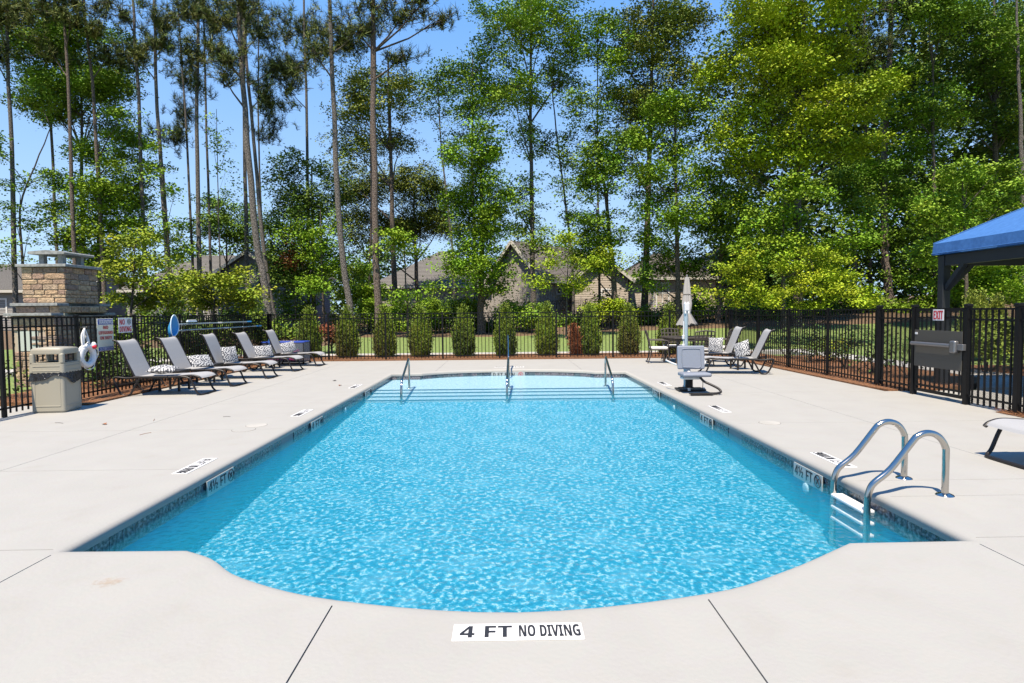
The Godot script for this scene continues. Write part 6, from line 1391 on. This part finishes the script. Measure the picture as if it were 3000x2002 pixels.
func far_woods() -> void:
	# what lies deeper in the wood and reads as one mass
	for e in [["far_woods", 17.0, 46.0, 62.0, 46.0, 60.0, 14.0, 620], ["far_woods", -46.0, 12.0, 60.0, 76.0, 0.0, 4.2, 420]]:
		var m := M.new(); m.tinted = true
		for k in e[7]:
			var x := rng.randf_range(e[1], e[2]) if e[0] == "" or e[1] > 0 else rng.randf_range(e[1], e[2])
			var d := rng.randf_range(40.0, 54.0) if e[1] > 0 else rng.randf_range(62.0, 76.0)
			var y := hill(x, d) + rng.randf_range(.3, 21.0 if e[1] > 0 else 6.0 + 2.5 * sin(x * .35) + 1.5 * sin(x * .9))
			var tn := vary(Color(.085, .14, .028))
			for i in 6: stamp_at(m, rng.randi() % 3, Vector3(x, y, -d) + Vector3(rng.randfn(0, .9), rng.randfn(0, .6), rng.randfn(0, .9)), 2.5, vary(tn), .5)
		var o := struct(e[0], m, mt.leaf, "stuff")
		o.set_meta("label", "dense dark wood behind the single trees")
	var m2 := M.new(); m2.tinted = true
	for k in 3000:
		var x := rng.randf_range(-24, 27)
		var d := 34.5 + absf(rng.randfn(0, 1.6)) + 1.0 * sin(x * .7)
		if x < -10.0: d -= 4.0
		var h := absf(rng.randfn(0, .5)) * (1.0 + .7 * sin(x * 1.3))
		stamp_at(m2, rng.randi() % 3, Vector3(x, hill(x, d) + h, -d), rng.randf_range(.7, 1.1), vary(Color(.13, .21, .02) if sin(x * .9) + rng.randfn(0, .5) > 0 else Color(.075, .13, .02)), .6)
	struct("undergrowth", m2, mt.leaf, "stuff")

func bush(called: String, label: String, at: Vector3, w: float, h: float, tint: Color, leaf: float, group: String, dens := 1.0) -> void:
	var t := thing(called, label, "shrub", at, 0, group)
	var wood := M.new(); var cr := M.new(); cr.tinted = true
	for k in 7:
		var c := Vector3(rng.randfn(0, w * .25), h * rng.randf_range(.3, .85), rng.randfn(0, w * .25))
		blob(cr, c, w * .3, h * .24, dens, leaf, tint, wood, Vector3(rng.randfn(0, .03), 0, rng.randfn(0, .03)), .014)
	put("stems", wood, mt.bark_dark, t); put("foliage", cr, mt.leaf, t)

func arborvitae_proto(label: String, h: float, w: float, tint: Color, inner: Color, at: Vector3) -> Node3D:
	var t := thing("arborvitae", label, "evergreen shrub", at, 0, "arborvitae planted along the back fence")
	var m := M.new(); m.tube([Vector3.ZERO, Vector3(.01, h * .5, 0), Vector3(0, h * .9, 0)], [.03, .022, .008], 6); put("stem", m, mt.bark_dark, t)
	m = M.new(); m.tinted = true
	for k in 1900:
		var f := pow(rng.randf(), 1.1)
		var prof := w / 2 * (1.0 - pow(f, 2.6)) * (.86 + .22 * sin(minf(f * 4.0, 1.5)))
		var an := rng.randf() * TAU
		prof *= 1.0 + .09 * sin(an * 3.0 + f * 9.0) + rng.randfn(0, .035)
		var rr := prof * pow(rng.randf(), .35)
		var p := Vector3(cos(an) * rr, .06 + f * (h - .08), sin(an) * rr)
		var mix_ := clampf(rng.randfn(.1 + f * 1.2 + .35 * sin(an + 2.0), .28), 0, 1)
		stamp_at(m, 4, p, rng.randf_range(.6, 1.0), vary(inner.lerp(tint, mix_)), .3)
	put("foliage", m, mt.leaf, t)
	return t

func hedges() -> void:
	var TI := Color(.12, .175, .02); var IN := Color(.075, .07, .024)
	var lab := ["leftmost arborvitae, partly hidden by the fence corner and toy bin", "broad arborvitae second from the left, just right of the toy bin", "arborvitae left of the left hand rail, brownish at the foot", "arborvitae above the left hand rail with pointed green top", "slim arborvitae between the left and middle hand rails", "full dark green arborvitae behind the middle hand rail", "arborvitae just right of the middle hand rail", "arborvitae beside the small rust brown dead one", "arborvitae above the right hand rail", "arborvitae behind the closed umbrella"]
	var xs := [-6.55, -5.3, -4.05, -2.85, -1.4, -.02, 1.38, 2.82, 4.15, 5.5]
	var hs := [1.75, 1.62, 1.6, 1.62, 1.66, 1.68, 1.7, 1.62, 1.62, 1.62]
	var p: Array = []
	for k in 10:
		var at := Vector3(xs[k], .02, -20.35)
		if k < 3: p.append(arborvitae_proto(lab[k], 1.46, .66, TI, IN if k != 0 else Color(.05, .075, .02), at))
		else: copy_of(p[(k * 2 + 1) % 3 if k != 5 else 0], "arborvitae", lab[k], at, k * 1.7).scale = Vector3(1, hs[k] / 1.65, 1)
	arborvitae_proto("small dead rust brown arborvitae leaning between two green ones", .78, .24, Color(.22, .085, .04), Color(.13, .055, .03), Vector3(2.36, .02, -20.2)).rotation.z = .1
	# bright tips of young evergreens outside the gate
	var q := arborvitae_proto("bright green young evergreen showing its tip above the exit gate", 1.75, .6, Color(.16, .2, .03), Color(.1, .14, .03), Vector3(13.9, .0, -18.0))
	copy_of(q, "arborvitae", "second bright young evergreen tip right of the first above the gate", Vector3(14.35, 0, -18.2), 1.0)
	copy_of(q, "arborvitae", "third bright evergreen tip near the right screened bay", Vector3(15.0, -.1, -18.4), 2.0)
	for e in [[8.55, 18.3, .9, 1.0], [8.35, 16.6, .9, 1.15], [8.4, 14.9, .95, 1.1], [8.3, 13.6, .8, 1.0], [8.45, 12.6, .8, 1.05]]:
		bush("azalea_bush", ["dark green bush outside the right fence behind the dining set", "upright bush outside the right fence behind the lounger backs", "thin leaved bush outside the middle of the right fence", "low bush outside the right fence with reddish bare twigs", "large leaved bush just left of the screened bay"][[18.3, 16.6, 14.9, 13.6, 12.6].find(e[1])], Vector3(e[0], .03, -e[1]), e[2], e[3], Color(.075, .125, .03), .42, "bushes along the right fence", .26)
	for e in [[10.9, 13.6, 1.0, 1.0, "yellowish shrub seen through the screened bay left of its middle"], [12.6, 14.2, 1.3, 1.2, "broad light green shrub seen through the rightmost screened bay"], [9.2, 17.0, .9, .6, "bright yellow flowered low shrub on the lawn behind the right fence"]]:
		bush("garden_shrub", e[4], Vector3(e[0], .02, -e[1]), e[2], e[3], Color(.14, .19, .03) if e[1] < 16 else Color(.22, .24, .02), .5, "shrubs by the pavilion walk", .7)
	var lt := ["leafy shrub behind the WARNING sign against the stone base", "bright shrub behind the NO DIVING sign", "tall green shrub behind the leaf net", "shrub behind the middle of the pool poles", "dark shrub behind the tip of the pool poles", "shrub at the left rear fence corner", "low shrub with reddish blooms behind the first lounger"]
	var lp := [[-8.3, 12.6, .8, .85], [-8.9, 14.6, 1.2, 1.35], [-8.8, 16.2, 1.3, 1.5], [-8.6, 17.6, 1.2, 1.4], [-8.5, 18.8, 1.1, 1.45], [-8.4, 20.2, 1.2, 1.3], [-8.2, 13.6, .7, .7]]
	for k in 7:
		var e: Array = lp[k]
		bush("fence_shrub", lt[k], Vector3(e[0], .03, -e[1]), e[2], e[3], Color(.1, .15, .025) if k % 2 == 1 else Color(.06, .1, .025), .55, "shrubs behind the left fence", .6)
	bush("fence_shrub", "weedy shrub at the far left behind the trash can fence", Vector3(-9.3, .0, -10.9), .9, .8, Color(.11, .15, .03), .5, "shrubs behind the left fence", .5)

func _ready() -> void:
	rng.seed = 4711
	var cam := Camera3D.new(); cam.name = "camera"
	cam.position = Vector3(0, CAM_H, 0)
	cam.rotation_order = EULER_ORDER_YXZ
	cam.rotation = Vector3(deg_to_rad(-2.79), deg_to_rad(-.61), deg_to_rad(-.53))
	cam.fov = 58.7; cam.near = .05; cam.far = 600.0
	add_child(cam)
	var sky := ProceduralSkyMaterial.new()
	sky.sky_top_color = lin(.042, .185, .50); sky.sky_horizon_color = lin(.36, .49, .60); sky.sky_curve = .22
	sky.ground_bottom_color = lin(.12, .12, .09); sky.ground_horizon_color = lin(.3, .36, .4); sky.sun_angle_max = 8.0
	var env := Environment.new()
	env.background_mode = Environment.BG_SKY
	env.sky = Sky.new(); env.sky.sky_material = sky
	env.tonemap_mode = Environment.TONE_MAPPER_LINEAR
	env.tonemap_exposure = 2.0
	env.volumetric_fog_enabled = true; env.volumetric_fog_density = 0.0
	env.sdfgi_enabled = true; env.ssao_enabled = true; env.ssil_enabled = true
	var we := WorldEnvironment.new(); we.name = "environment"; we.environment = env; add_child(we)
	var sun := DirectionalLight3D.new(); sun.name = "sun"
	sun.light_energy = 1.6; sun.light_color = Color(1, .945, .86); sun.light_angular_distance = .5; sun.shadow_enabled = true
	add_child(sun)
	sun.look_at_from_position(Vector3(-.14, 1, .48) * 50, Vector3.ZERO, Vector3.FORWARD)
	bold = SystemFont.new(); bold.font_names = PackedStringArray(["Droid Sans"]); bold.font_weight = 700
	materials()
	mk("fallen", lin(.2, .075, .03), .9)
	setting()
	houses()
	fences()
	fireplace()
	pavilion()
	trees()
	rails()
	furniture()
	markers()
